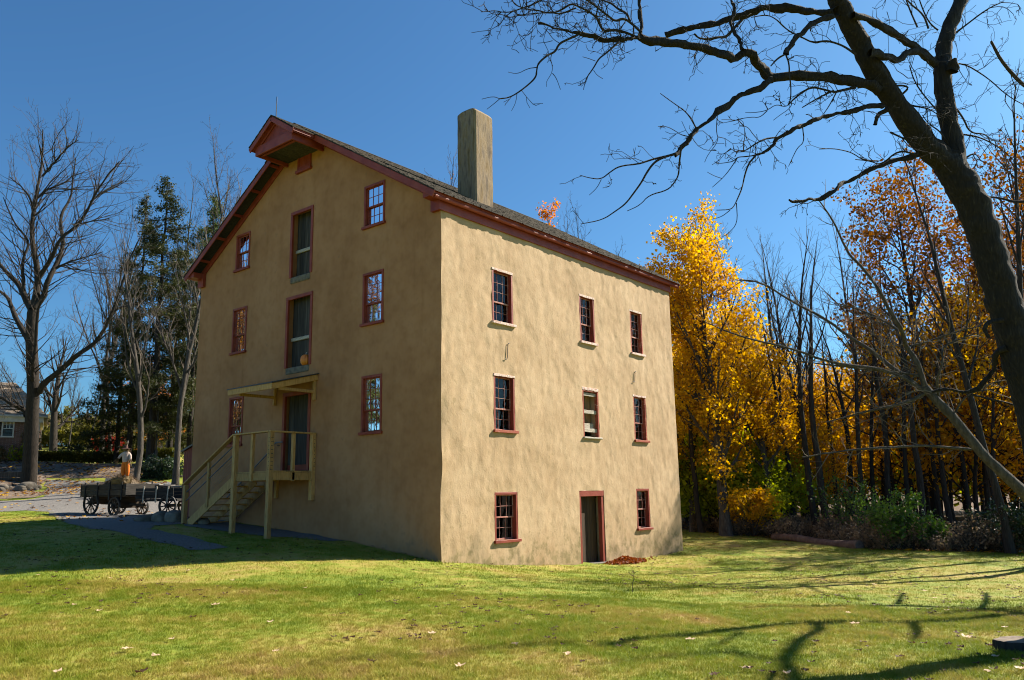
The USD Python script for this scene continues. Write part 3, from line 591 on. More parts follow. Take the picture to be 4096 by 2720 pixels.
# ---- chimney on the front slope
c0, c1_ = np.array([3.35, 1.70, 10.6]), np.array([4.26, 2.56, 14.5])
v, f = cbox(c0, c1_, .05); t = trimesh.Trimesh(v, f)
for _k in range(5): t = t.subdivide() if len(t.faces) < 20000 else t
v = np.array(t.vertices); ctr = (c0 + c1_) / 2
topf = np.clip((v[:, 2] - 14.15) / .35, 0, 1)
v[:, :2] = ctr[:2] + (v[:, :2] - ctr[:2]) * (1 - .0 * topf[:, None])
v[:, 2] -= topf * .12 * (np.abs(v[:, 1] - ctr[1]) / .43) ** 4 + topf * .06 * (np.abs(v[:, 0] - ctr[0]) / .455) ** 4 * (v[:, 0] > ctr[0])
nn = meshkit.fbm(v * (2.2, 2.2, 1.6), 3, 31) - .5
out = v - ctr; out[:, 2] = 0; out /= np.maximum(np.linalg.norm(out, axis=1, keepdims=True), 1e-6)
obj('chimney', (v + out * nn[:, None] * .05, t.faces), CHIMNEY, mill, smooth=50)
# ---- iron wall anchors
for (xa, za, xb, zb) in ((2.86, 6.11, 2.62, 5.60), (10.08, 6.02, 9.82, 5.60)):
    s = np.linspace(0, 1, 9); p = np.stack([xa + (xb - xa) * (s ** 3 * 4 - 6 * s ** 2 + 3 * s if False else np.array([0, .28, .38, .42, .46, .5, .54, .68, 1.0])), np.full(9, -.035), za + (zb - za) * np.array([0, .02, .12, .3, .5, .7, .9, 1.0, .97])], 1)
    obj('wall_anchor', tube(p, [.008] + [.011] * 7 + [.008], 6), DARK_IRON, mill)
# ---- canopy over the entry
ya, yb, xo, zw, zo = 5.36, 7.66, -1.62, 5.46, 5.04
cp = obj('door_canopy', (lambda v: (v, np.array([[0, 1, 3], [0, 3, 2], [4, 6, 7], [4, 7, 5], [0, 4, 5], [0, 5, 1], [2, 3, 7], [2, 7, 6], [0, 2, 6], [0, 6, 4], [1, 5, 7], [1, 7, 3]])))(np.array([(x, y, z + dz) for (x, z) in ((-.0, zw + .01), (xo - .06, zo + .0)) for y in (ya - .06, yb + .06) for dz in (0, .03)])), SHEET, mill)
for y in (ya, ya + .77, ya + 1.53, yb): obj('rafter', beam((-.01, y, zw - .09), (xo, y, zo - .09), .045, .17), LUMBER, cp)
obj('fascia', beam((xo - .025, ya - .03, zo - .085), (xo - .025, yb + .03, zo - .085), .04, .17), LUMBER, cp)
for y in (ya + .08, yb - .12):
    obj('bracket', join([beam((-.06, y, 4.66), (-.06, y, zw - .12), .09, .09, up=(0, 1, 0)), beam((-.1, y, 4.92), (xo + .28, y, 4.92), .07, .09)]), LUMBER, cp)

# ------------------------------------------------------------------ timber stair and landing
st = thing('timber_stair', 'yellow treated lumber stair and landing with railings at the entry door', 'staircase')
X, ZD, ZR = -1.56, 2.46, 3.63
Ya, Yb, Yc = 5.42, 7.26, 10.08
gz = lambda x, y: H(x, y).item()
def post(x, y, z0, z1, w=.135): return obj('post', cbox((x - w / 2, y - w / 2, z0), (x + w / 2, y + w / 2, z1), .008), LUMBER, st)
post(X, Ya, gz(X, Ya) - .05, ZR - .02, .145); post(X, Yb, gz(X, Yb) - .05, ZR - .02, .14); post(X, Yc, gz(X, Yc) - .05, 2.17, .14)
post(-.075, Ya, 1.62, ZR - .02, .14); post(-.06, Yb - .0, 1.7, ZD - .1, .11)
mids = [(X * .5, Ya), (X, (Ya + Yb) / 2)]
for x, y in mids: obj('baluster', cbox((x - .05, y - .05, ZD - .26), (x + .05, y + .05, ZR - .02)), LUMBER, st)
sl = (2.17 - (ZR - .02)) / (Yc - Yb)
ym = (Yb + Yc) / 2 + .05
obj('baluster', cbox((X - .045, ym - .05, 1.46), (X + .045, ym + .05, ZR - .04 + sl * (ym - Yb))), LUMBER, st)
obj('handrail', cbox((X - .09, Ya - .09, ZR - .02), (X + .09, Yb + .10, ZR + .025)), LUMBER, st)
obj('handrail', cbox((X + .09, Ya - .09, ZR - .02), (-.01, Ya + .09, ZR + .025)), LUMBER, st)
obj('handrail', beam((X, Yb + .08, ZR + .0), (X, Yc + .14, ZR + .0 + sl * (Yc - Yb + .06)), .17, .045), LUMBER, st)
for k in range(6):                                                # deck boards
    xa = X + .07 + (-.02 - X - .07) * k / 6; obj('deck_board', cbox((xa + .004, Ya - .06, ZD - .0), (xa + (-.02 - X - .07) / 6 - .004, Yb + .06, ZD + .035)), LUMBER, st)
obj('rim_joist', cbox((X + .02, Ya - .05, ZD - .24), (X + .065, Yb + .05, ZD - .004)), LUMBER, st)
obj('rim_joist', cbox((X + .07, Ya - .05, ZD - .24), (-.02, Ya - .005, ZD - .004)), LUMBER, st)
obj('rim_joist', cbox((X + .07, Yb + .005, ZD - .24), (-.02, Yb + .05, ZD - .004)), LUMBER, st)
zb = gz(X, 9.75)
for x in (X + .03, X / 2, -.2): obj('stringer', beam((x, Yb + .06, ZD - .20), (x, 9.85, zb + .02), .045, .28), LUMBER, st)
n = 8
for k in range(n):
    y = Yb + .12 + (9.80 - Yb - .12) * (k + .5) / n; z = ZD - .06 + (zb + .05 - ZD) * (k + .8) / n
    obj('tread', cbox((X + .06, y - .14, z), (-.12, y + .14, z + .04)), LUMBER, st)
for dz in (.30, .58):
    obj('pipe_rail', tube([(X, Yb + .05, ZR - dz), (X, Yc - .02, ZR - dz + sl * (Yc - Yb - .07))], .018, 8), STEEL, st)
for q in range(5):
    dz = .68 + .085 * q; obj('cable', tube([(X, Yb + .05, ZR - dz), (X, ym, ZR - dz + sl * (ym - Yb - .05))], .005, 5), STEEL, st)
obj('wall_handrail', tube([(-.12, 6.95, 3.45), (-.12, 7.30, 3.45), (-.12, 7.6, 3.2), (-.12, 10.0, 1.75)], .02, 8), STEEL, st)
for y, z in ((7.25, 3.45), (9.2, 2.23)): obj('rail_bracket', tube([(-.01, y, z - .09), (-.1, y, z - .09), (-.12, y, z)], .012, 6), STEEL, st)
_b = []
for (x, y) in ((X - .0735, Ya - .03), (X - .0735, Ya + .035)):
    for k in range(9): _b.append(turn(lathe([(0, -.004), (.011, -.004), (.011, .0)], 8), 0, (0, 0, 0)))
bolts = []
for px_, py_, ax in ((X - .074, Ya - .02, 0), (X - .02, Ya - .074, 1), (X + .02, Ya - .074, 1), (-.06, Ya - .072, 1)):
    for k in range(9):
        z = ZD + .06 + k * .115
        d = np.array([(-.004, 0, 0), (0, -.004, 0)])[ax]
        bolts.append(cbox(np.array((px_, py_, z)) - (.004 if ax == 0 else .012, .004 if ax == 1 else .012, .012), np.array((px_, py_, z)) + (.004 if ax == 0 else .012, .004 if ax == 1 else .012, .012), .002))
obj('bolt_heads', join(bolts), DARK_IRON, st).SetCustomDataByKey('kind', 'stuff')

# pumpkin on the sill of the lower loft door
a, b, c, d = LOFTS[1]
th = np.linspace(0, 2 * np.pi, 49)[:-1]; ph = np.linspace(-np.pi / 2, np.pi / 2, 15)
R = (.165 * np.cos(ph)[:, None] ** .85) * (1 + .05 * np.cos(10 * th)[None])
v = np.stack([R * np.cos(th), R * np.sin(th), np.broadcast_to(.195 * np.sin(ph)[:, None] * (1 - .15 * (np.cos(ph)[:, None] < .4)), R.shape)], -1).reshape(-1, 3)
i, j = np.arange(14)[:, None], np.arange(48)[None]; j2 = (j + 1) % 48
f = np.stack(np.broadcast_arrays(i * 48 + j, i * 48 + j2, (i + 1) * 48 + j2, (i + 1) * 48 + j), -1).reshape(-1, 4)
pk = thing('pumpkin', 'orange pumpkin sitting on the stone sill of the lower loft door', 'pumpkin', (-.0 + .08, 6.12, c + .175))
obj('rind', (v, f), PUMPKIN, pk, smooth=True); obj('stem', tube([(0, 0, .16), (.01, 0, .21), (.03, .01, .25)], [.025, .017, .02], 7), GREY_WOOD, pk)

# ------------------------------------------------------------------ trees
def unit(v): return v / max(np.linalg.norm(v), 1e-9)
class Wood:
    """collects branches of one tree; thick ones go to the trunk mesh, thin ones to the crown"""
    def __init__(s, seed, minr=0.006, taper=0.75):
        s.rng = np.random.default_rng(seed); s.lines, s.rads, s.tips = [], [], []; s.minr = minr
    def line(s, p, r): s.lines.append(np.array(p, float)); s.rads.append(np.maximum(np.array(r, float), s.minr))
    def grow(s, p, d, Lg, r0, lv, P):
        """one wandering branch and its offspring. P: list per level of dict(seg, wander, up, dens, lo, ang, ratio)"""
        q = P[min(lv, len(P) - 1)]; rng = s.rng
        n = int(np.clip(round(Lg / q['seg']), 3, 9)); pts = [np.array(p, float)]; d = unit(d)
        W = rng.normal(0, q['wander'], (n, 3))
        for k in range(n):
            d = unit(d + W[k] + np.array([0, 0, q['up'] / n])); pts.append(pts[-1] + d * Lg / n)
        t = np.linspace(0, 1, n + 1); r = r0 * (1 - (1 - q.get('end', .25)) * t)
        s.line(pts, r)
        if lv >= len(P) - 1: s.tips.append(np.array(pts[1:])); return
        c = max(1, int(round(Lg * q['dens'] * rng.uniform(.8, 1.2))))
        for tt in q['lo'] + (1 - q['lo']) * (np.arange(c) + rng.random(c) * .9) / c:
            k = min(n - 1, int(tt * n)); f = tt * n - k; b = pts[k] * (1 - f) + pts[k + 1] * f; dr = unit(pts[k + 1] - pts[k])
            a = unit(np.cross(dr, rng.normal(size=3))); an = rad(rng.normal(q['ang'], 10))
            s.grow(b, dr * math.cos(an) + a * math.sin(an), Lg * q['ratio'] * rng.uniform(.6, 1.15) * (1.15 - .65 * tt), max(s.minr, r0 * (1 - .7 * tt) * .62), lv + 1, P)
    def twigs(s, pts, rads, dens, Lg, r, ang=55, sub=2, zig=.35):
        """angular spur twigs along a limb"""
        pts = np.array(pts); seg = np.linalg.norm(np.diff(pts, axis=0), axis=1); tot = seg.sum(); cum = np.r_[0, np.cumsum(seg)]; rng = s.rng
        for u in rng.random(int(tot * dens)) * tot:
            k = min(len(seg) - 1, int(np.searchsorted(cum, u) - 1)); k = max(k, 0); f = (u - cum[k]) / seg[k]
            b = pts[k] * (1 - f) + pts[k + 1] * f; dr = unit(pts[k + 1] - pts[k]); a = unit(np.cross(dr, rng.normal(size=3))); an = rad(rng.normal(ang, 14))
            s.spur(b, dr * math.cos(an) + a * math.sin(an), Lg * rng.uniform(.35, 1.2), r * rng.uniform(.7, 1.2), sub, zig)
    def spur(s, b, d, Lg, r, sub, zig):
        rng = s.rng; n = max(2, int(Lg / .09)); n = min(n, 7); pts = [b]; d = unit(d)
        for k in range(n):
            d = unit(d + rng.normal(0, zig, 3)); pts.append(pts[-1] + d * Lg / n)
        s.line(pts, r * (1 - .5 * np.linspace(0, 1, n + 1))); s.tips.append(np.array(pts[1:]))
        if sub > 0:
            for k in range(rng.integers(1, 4)):
                i = rng.integers(1, n + 1); dr = unit(pts[i] - pts[i - 1]); a = unit(np.cross(dr, rng.normal(size=3)))
                s.spur(pts[i], dr * .65 + a * .75, Lg * rng.uniform(.3, .6), r * .65, sub - 1, zig)
    def meshes(s, rsplit, k1=7, k2=3):
        big = [i for i, r in enumerate(s.rads) if r[0] >= rsplit]; sm = [i for i, r in enumerate(s.rads) if r[0] < rsplit]
        g = lambda ix, k: tubes([s.lines[i] for i in ix], [s.rads[i] for i in ix], k) if ix else None
        return g(big, k1), g(sm, k2)
def bumpy(vf, amp, scale, seed):
    v = vf[0]; n = meshkit.fbm(v * scale, 2, seed) - .5
    return v + amp * np.stack([meshkit.noise(v * scale * 1.3 + 5 * k, seed + k) - .5 for k in range(3)], -1), vf[1]
def leaves(rng, tips, per, size, spread, aspect=.75, flat=0.0, droop=0.0):
    """leaf-sized folded faces scattered about the tips -> one mesh of quads"""
    P = np.vstack(tips); k = rng.integers(0, len(P), int(per)) if per > 50 else np.repeat(np.arange(len(P)), per)
    c = P[k] + rng.normal(0, spread, (len(k), 3)); n = len(k)
    a = rng.normal(size=(n, 3)); a[:, 2] *= (1 - flat); a[:, 2] -= droop; a /= np.linalg.norm(a, axis=1, keepdims=True)
    b = np.cross(a, rng.normal(size=(n, 3)) * (1, 1, 1)); b /= np.linalg.norm(b, axis=1, keepdims=True); nn = np.cross(a, b)
    s = size * rng.uniform(.6, 1.35, n)[:, None]
    V = np.stack([c - a * s * .5, c + b * s * aspect * .5 + nn * s * .12, c + a * s * .5, c - b * s * aspect * .5 + nn * s * .12], 1).reshape(-1, 3)
    return V, np.arange(4 * n).reshape(-1, 4)
def make_tree(name, label, cat, W, rsplit, bark, twig, group=None, leaf=None, leafmat=None, loc=(0, 0, 0), k1=7, smooth=True):
    t = thing(name, label, cat, loc, group=group)
    big, sm = W.meshes(rsplit, k1)
    obj('trunk', big, bark, t, smooth=smooth)
    if leaf is not None:
        cr = obj('crown', leaf, leafmat, t)
        if sm: obj('twigs', sm, twig, cr)
    elif sm: obj('crown', sm, twig, t)
    return t

def traced(W, pts, D, w0, w1, wander=0.0, twig=0, tl=.35, tr=.005, sub=2):
    """a limb read off the photograph: (px, py) list, its distance D (one number or a start and an end), widths in photo pixels"""
    k_ = getattr(W, 'scale', 1.0); D = np.array(D, float) * k_; wander, twig, tl, tr = wander * k_, twig / k_, tl * k_, tr * k_
    P = np.array(pts, float); n = len(P); Ds = np.linspace(*(D if np.ndim(D) else (D, D)), n)
    Q = np.array([site(a, b, dd) for (a, b), dd in zip(P, Ds)])
    Q += FWD * (W.rng.normal(0, wander, (n, 1)) * np.sin(np.linspace(0, np.pi, n))[:, None]) if wander else 0
    # round the polyline a little
    for _ in range(2):
        M2 = np.empty((2 * len(Q) - 2, 3)); M2[0::2] = Q[:-1] * .75 + Q[1:] * .25; M2[1::2] = Q[:-1] * .25 + Q[1:] * .75
        Q = np.vstack([Q[:1], M2, Q[-1:]])
    r = np.linspace(w0, w1, len(Q)) * np.mean(Ds) / FOC / 2
    W.line(Q, r * (1 + .10 * (W.rng.random(len(Q)) - .5)))
    if twig: W.twigs(Q, r, twig, tl, tr, sub=sub)
    return Q
A = lambda l: [(1900 + x / 2.951, y / 2.951) for x, y in l]
B = lambda l: [(2700 + x / 2.951, y / 2.951) for x, y in l]
Cc = lambda l: [(2700 + x / 2.951, 500 + y / 2.951) for x, y in l]
S6 = lambda l: [(1900 + x / 1.7418, y / 1.7418) for x, y in l]
T7 = lambda l: [(3000 + x / 1.5684, y / 1.5684) for x, y in l]
U8 = lambda l: [(2600 + x / 1.568, 800 + y / 1.568) for x, y in l]
V9 = lambda l: [(3400 + x / 1.5675, 1000 + y / 1.5675) for x, y in l]

# --- the big tree whose limbs hang into the picture from the right
KD = 1.02
Wf = Wood(11, .0028 * KD); Wf.scale = KD; D0 = 10.0 * KD
_base = site(4330, 2480, D0); _base[2] = H(_base[0], _base[1]).item() - .15
_tr = [tuple(p) for p in T7([(1545, 1900), (1450, 1540), (1370, 1270), (1250, 1060)])]
P0 = np.vstack([_base, _base * .5 + site(4200, 1900, D0) * .5, site(4150, 1620, D0), site(4066, 1390, D0), site(4000, 1140, D0), site(3895, 810, D0), site(3790, 650, D0)])
def rounded(Q, k=2):
    for _ in range(k):
        M2 = np.empty((2 * len(Q) - 2, 3)); M2[0::2] = Q[:-1] * .75 + Q[1:] * .25; M2[1::2] = Q[:-1] * .25 + Q[1:] * .75
        Q = np.vstack([Q[:1], M2, Q[-1:]])
    return Q
P0 = rounded(P0, 4); Wf.line(P0, np.interp(np.linspace(0, 1, len(P0)), [0, .15, .5, 1], [.42, .29, .208, .182]))
traced(Wf, T7([(1265, 1040), (1130, 940), (1010, 780), (870, 590), (770, 430), (690, 280), (610, 130), (545, 0), (500, -130), (470, -260)]), (10, 9.2), 106, 46)
traced(Wf, T7([(1300, 1060), (1272, 900), (1235, 700), (1205, 500), (1215, 350), (1225, 220), (1300, 60), (1350, -60), (1380, -240)]), (10, 10.6), 76, 46)
traced(Wf, T7([(1265, 455), (1275, 420), (1268, 380)]), 10.1, 44, 30)
_tw = dict(twig=19, tl=.32, tr=.0048)
traced(Wf, B([(2420, 1060), (2230, 970), (2050, 930), (1900, 910), (1750, 900), (1380, 905), (1130, 915), (1070, 800), (980, 710), (840, 640), (760, 650), (700, 700), (600, 660), (450, 620), (350, 570), (200, 530), (0, 500)]) + A([(2090, 495), (1960, 455)]), (9.6, 8.6), 42, 27, .05, twig=2.5, tl=.35, tr=.005)
traced(Wf, A([(1975, 455), (1830, 455), (1600, 480), (1420, 440), (1250, 405), (1130, 365), (900, 325), (740, 285)]), (8.6, 8.2), 22, 7, .04, **_tw)
traced(Wf, A([(1215, 412), (1090, 465), (990, 515), (950, 595), (860, 645), (740, 750), (728, 840), (720, 905), (620, 1010), (490, 1110), (390, 1150), (290, 1165)]), (8.3, 7.8), 10, 4.5, .03, twig=2.0, tl=.18, tr=.0035, sub=1)
for l, w in (([(290, 1165), (215, 1135), (80, 1170)], 3.6), ([(290, 1168), (240, 1215), (140, 1290)], 3.4), ([(725, 795), (620, 815), (500, 855), (390, 850)], 4), ([(905, 640), (890, 700), (915, 770), (910, 860), (840, 960), (845, 1025)], 4.2), ([(915, 865), (960, 930), (1010, 1060)], 3.4),
             ([(495, 1110), (480, 1210), (430, 1310)], 3.6), ([(990, 505), (920, 475), (870, 390), (810, 330)], 4), ([(915, 480), (840, 500), (735, 510)], 3.6), ([(1420, 720), (1340, 700), (1270, 670)], 3.6), ([(1400, 830), (1440, 880), (1510, 930)], 3.6), ([(1700, 490), (1705, 560), (1770, 610)], 3.4)):
    traced(Wf, A(l), 8.0, w, 2.2, .02, twig=2.5, tl=.12, tr=.003, sub=1)
traced(Wf, A([(1700, 490), (1620, 570), (1530, 640), (1460, 690), (1400, 800), (1310, 920), (1280, 1060)]), (8.4, 8.1), 9, 3, .03, twig=3, tl=.18, tr=.0035)
traced(Wf, A([(1965, 440), (1952, 250), (1940, 0), (1936, -160)]), (8.6, 8.9), 16, 11, twig=3, tl=.4, tr=.004)
traced(Wf, A([(1960, 380), (1860, 290), (1750, 225), (1660, 245), (1570, 190), (1460, 90), (1380, 30), (1270, -30), (1000, -150)]), (8.6, 8.2), 14, 8, .03, **_tw)
traced(Wf, A([(1830, 250), (1790, 160), (1700, 110), (1600, 50), (1500, 0), (1350, -90)]), (8.5, 8.9), 10, 6, .03, **_tw)
traced(Wf, A([(1930, 450), (1800, 390), (1700, 350), (1590, 355), (1520, 370), (1470, 270), (1440, 190), (1330, 140), (1200, 90), (1130, 60), (1040, 100), (950, 140), (850, 150), (750, 115), (640, 105), (560, 95), (470, 50), (440, 0)]), (8.6, 7.9), 14, 4, .03, **_tw)
traced(Wf, A([(1430, 190), (1450, 80), (1480, 0), (1490, -100)]), 8.4, 8, 5, twig=4, tl=.3)
traced(Wf, A([(1190, 95), (1000, 170), (890, 150), (700, 160), (520, 170), (400, 205), (350, 195)]), (8.2, 7.9), 7, 3, .02, **_tw)
traced(Wf, A([(900, -60), (770, 5), (650, 60), (560, 100), (450, 145), (350, 160), (240, 140), (160, 130), (70, 140)]), (8.2, 7.8), 7, 3, .02, **_tw)
traced(Wf, A([(350, 165), (320, 270), (245, 320)]), 7.9, 3.6, 2.4, twig=2, tl=.12)
traced(Wf, B([(1150, 925), (1000, 1020), (820, 1110), (690, 1180), (560, 1280), (450, 1400), (350, 1460)]) + Cc([(300, 20), (200, 110), (110, 210), (40, 300), (0, 360)]), (9.2, 8.6), 27, 15, .04, twig=3.5, tl=.4, tr=.005)
traced(Wf, S6([(1400, 1070), (1300, 1100), (1240, 1140), (1190, 1210), (1160, 1270), (1110, 1340), (1050, 1420), (980, 1470), (890, 1530), (740, 1560)]), (8.6, 8.2), 11, 3, .03, twig=3, tl=.25, tr=.004)
traced(Wf, S6([(1400, 1075), (1270, 1100), (1190, 1125), (1140, 1145), (1000, 1165), (940, 1200), (880, 1250), (800, 1245), (730, 1220)]), (8.6, 8.4), 9, 3, .03, twig=4, tl=.3, tr=.004)
traced(Wf, S6([(880, 1250), (850, 1310), (795, 1360)]), 8.4, 4, 2.4, twig=3, tl=.15)
traced(Wf, S6([(1440, 1010), (1420, 1130), (1425, 1210), (1390, 1270), (1340, 1330), (1210, 1360), (1150, 1430), (1060, 1470)]), (8.6, 8.9), 9, 3, .03, twig=4, tl=.25, tr=.004)
traced(Wf, S6([(1540, 890), (1480, 780), (1390, 730), (1290, 650)]), (8.8, 9.1), 6, 2.6, .02, twig=4, tl=.2)
traced(Wf, S6([(1480, 950), (1430, 940), (1400, 920), (1340, 880), (1275, 880)]), (8.7, 8.5), 5, 2.6, .02, twig=4, tl=.2)
traced(Wf, S6([(1690, 790), (1680, 910), (1700, 980), (1620, 1080), (1600, 1130)]), 8.9, 4, 2.4, .02, twig=3, tl=.2)
traced(Wf, B([(1900, 140), (1850, 150), (1700, 130), (1500, 110), (1250, 95), (1100, 100), (950, 120), (820, 170), (700, 220), (560, 260), (400, 320), (200, 345), (0, 390)]) + A([(2250, 430)]), (9.3, 9.9), 34, 20, .05, twig=3, tl=.5, tr=.005)
traced(Wf, B([(820, 610), (760, 450), (700, 330), (690, 230), (700, 180), (680, 80), (655, 0), (640, -100)]), (8.9, 9.4), 15, 10, .04, **_tw)
traced(Wf, B([(830, 190), (690, 340), (620, 420), (500, 440), (400, 460), (280, 450), (230, 400)]), (9.9, 9.6), 13, 8, .03, **_tw)
traced(Wf, B([(1850, 190), (1730, 225), (1600, 280), (1500, 380), (1400, 470), (1340, 560), (1300, 640)]), (9.2, 8.8), 24, 14, .03, twig=4, tl=.4, tr=.005)
traced(Wf, B([(1300, 640), (1210, 690), (1130, 780)]), 8.8, 9, 5, twig=6, tl=.3)
traced(Wf, B([(1310, 650), (1350, 750), (1340, 900), (1360, 1000), (1380, 1150), (1340, 1240), (1290, 1260), (1180, 1240), (1080, 1310), (930, 1330), (830, 1330)]), (8.8, 8.5), 7, 2.6, .02, twig=4.5, tl=.25)
traced(Wf, B([(1370, 1190), (1380, 1240), (1330, 1300), (1250, 1350), (1160, 1420)]), 8.6, 4, 2.4, twig=4, tl=.15)
traced(Wf, B([(1090, 1305), (1000, 1390), (900, 1380), (730, 1410)]), 8.5, 4, 2.4, twig=5, tl=.2)
traced(Wf, B([(2130, 640), (2000, 560), (1900, 510), (1780, 480), (1650, 490), (1500, 430), (1380, 380), (1300, 300), (1200, 220), (1080, 175), (900, 205)]), (9.4, 8.9), 12, 4, .03, twig=5.5, tl=.35)
traced(Wf, B([(2130, 1030), (1950, 1070), (1880, 1090), (1780, 1040), (1600, 1030), (1500, 1090), (1400, 1170), (1340, 1240)]), (9.5, 8.8), 12, 5, .03, **_tw)
traced(Wf, B([(1870, 1070), (1700, 1150), (1500, 1270)]), 9.2, 8, 4, twig=4, tl=.3); traced(Wf, B([(1900, 1100), (1820, 1250), (1750, 1350)]), 9.2, 6, 3, twig=4, tl=.25)
traced(Wf, B([(2440, 1225), (2361, 1240), (2200, 1260), (2050, 1310), (1900, 1330), (1750, 1390), (1600, 1440), (1500, 1470)]) + Cc([(1400, 60), (1250, 140), (1170, 230), (1080, 320), (960, 350)]), (9.6, 8.9), 23, 9, .03, twig=3.5, tl=.35, tr=.005)
traced(Wf, Cc([(1060, 330), (960, 350), (860, 370), (740, 375), (690, 430), (620, 440), (480, 460)]), 8.9, 6, 2.6, .02, twig=4, tl=.25)
traced(Wf, Cc([(1225, 145), (1080, 160), (1000, 195), (920, 240), (840, 300), (740, 325), (650, 275)]), (9, 8.7), 8, 3, .02, **_tw)
traced(Wf, Cc([(1000, 195), (920, 110), (860, 20)]) + B([(760, 1480)]), 8.9, 4.5, 2.6, twig=4, tl=.25)
traced(Wf, Cc([(950, 365), (870, 450), (830, 590), (800, 740), (740, 880), (700, 960), (650, 1000), (490, 1005)]), (8.9, 8.6), 8, 3, .02, twig=2, tl=.2)
traced(Wf, Cc([(735, 390), (650, 520), (560, 630), (440, 735)]), 8.8, 5, 2.4, .02, twig=2, tl=.2); traced(Wf, Cc([(550, 630), (460, 600), (380, 555)]), 8.8, 3.2, 2.2, twig=2, tl=.12)
traced(Wf, Cc([(725, 920), (740, 1160), (630, 1280), (560, 1320)]), 8.7, 4, 2.4, twig=2, tl=.15); traced(Wf, Cc([(650, 1005), (550, 1085), (420, 1115)]), 8.6, 3.6, 2.2, twig=3, tl=.15)
traced(Wf, Cc([(1505, 20), (1530, 200), (1440, 270), (1390, 380), (1340, 490)]), 9.1, 5, 2.4, .02, twig=3, tl=.25)
traced(Wf, [(3680, 615)] + Cc([(2600, 430), (2361, 500), (2200, 580), (2080, 650), (1950, 710), (1850, 800), (1700, 895), (1600, 890), (1400, 910), (1340, 870)]), (9.9, 9.2), 22, 9, .03, twig=2.2, tl=.4, tr=.005)
traced(Wf, Cc([(2400, 425), (2220, 420), (2100, 330), (2000, 300), (1850, 280), (1700, 285)]), (9.8, 9.4), 7, 3, .02, twig=4, tl=.35)
traced(Wf, T7([(640, 95), (740, 130), (850, 180), (930, 230), (1010, 290), (1080, 335), (1170, 390)]), (9.3, 10.2), 26, 30, .03, twig=5, tl=.5, tr=.005)
traced(Wf, T7([(755, 330), (800, 325), (830, 350), (880, 365), (930, 385), (990, 320), (1050, 310), (1110, 370)]), (9.3, 10), 28, 24)
traced(Wf, T7([(890, 540), (960, 535), (1000, 550), (945, 600)]), 9.7, 9, 8); traced(Wf, T7([(860, 680), (810, 710), (775, 780)]), 9.6, 28, 14)
traced(Wf, T7([(1120, 180), (1090, 90), (1000, 20), (960, -40)]), 10.3, 8, 5, twig=6, tl=.5); traced(Wf, T7([(1050, 170), (1010, 80), (980, 0)]), 10.1, 7, 5, twig=6, tl=.5)
for l, D in (([(1240, 430), (1330, 380), (1480, 490), (1620, 600), (1760, 680)], 10.4), ([(1180, 190), (1130, 140), (1090, 60), (1050, -40)], 10.5), ([(1270, 220), (1340, 170), (1480, 60), (1590, 10)], 10.6), ([(1180, 700), (1090, 600), (1040, 500), (1000, 410)], 10), ([(1260, 640), (1330, 740), (1390, 830), (1480, 840), (1510, 900)], 10.4), ([(1000, 660), (1100, 690), (1180, 720)], 9.8), ([(880, 830), (990, 900), (1080, 910)], 9.6), ([(1310, 840), (1440, 860), (1560, 950), (1700, 1050)], 10.6), ([(1340, 1000), (1420, 950), (1450, 1010)], 10.3), ([(1040, 970), (930, 940), (840, 1030), (760, 1010), (660, 1000)], 9.6), ([(1240, 900), (1180, 830), (1120, 780), (1080, 720)], 10)):
    traced(Wf, T7(l), D, 9, 3.4, .05, twig=13, tl=.5, tr=.005)
traced(Wf, V9([(985, 615), (920, 640), (905, 690), (920, 745), (830, 850), (740, 905), (600, 870), (510, 890)]), (9.9, 10.6), 26, 9, .03, twig=5, tl=.5)
traced(Wf, V9([(950, 440), (870, 460), (845, 500), (870, 540)]), 9.8, 20, 14)
traced(Wf, V9([(760, 905), (900, 940), (1000, 960), (1091, 1000)]), 10.3, 9, 7, twig=5, tl=.6)
bigm, smm = Wf.meshes(.020, 18, 4)
tf = thing('overhanging_tree', 'big dark leaning tree at the right edge with bare limbs arching over the lawn', 'tree')
obj('trunk', bumpy(bumpy(bigm, .05, 5, 3), .03, 14, 9), BARK_LICHEN, tf, smooth=True); obj('crown', smm, BARK, tf, smooth=True)

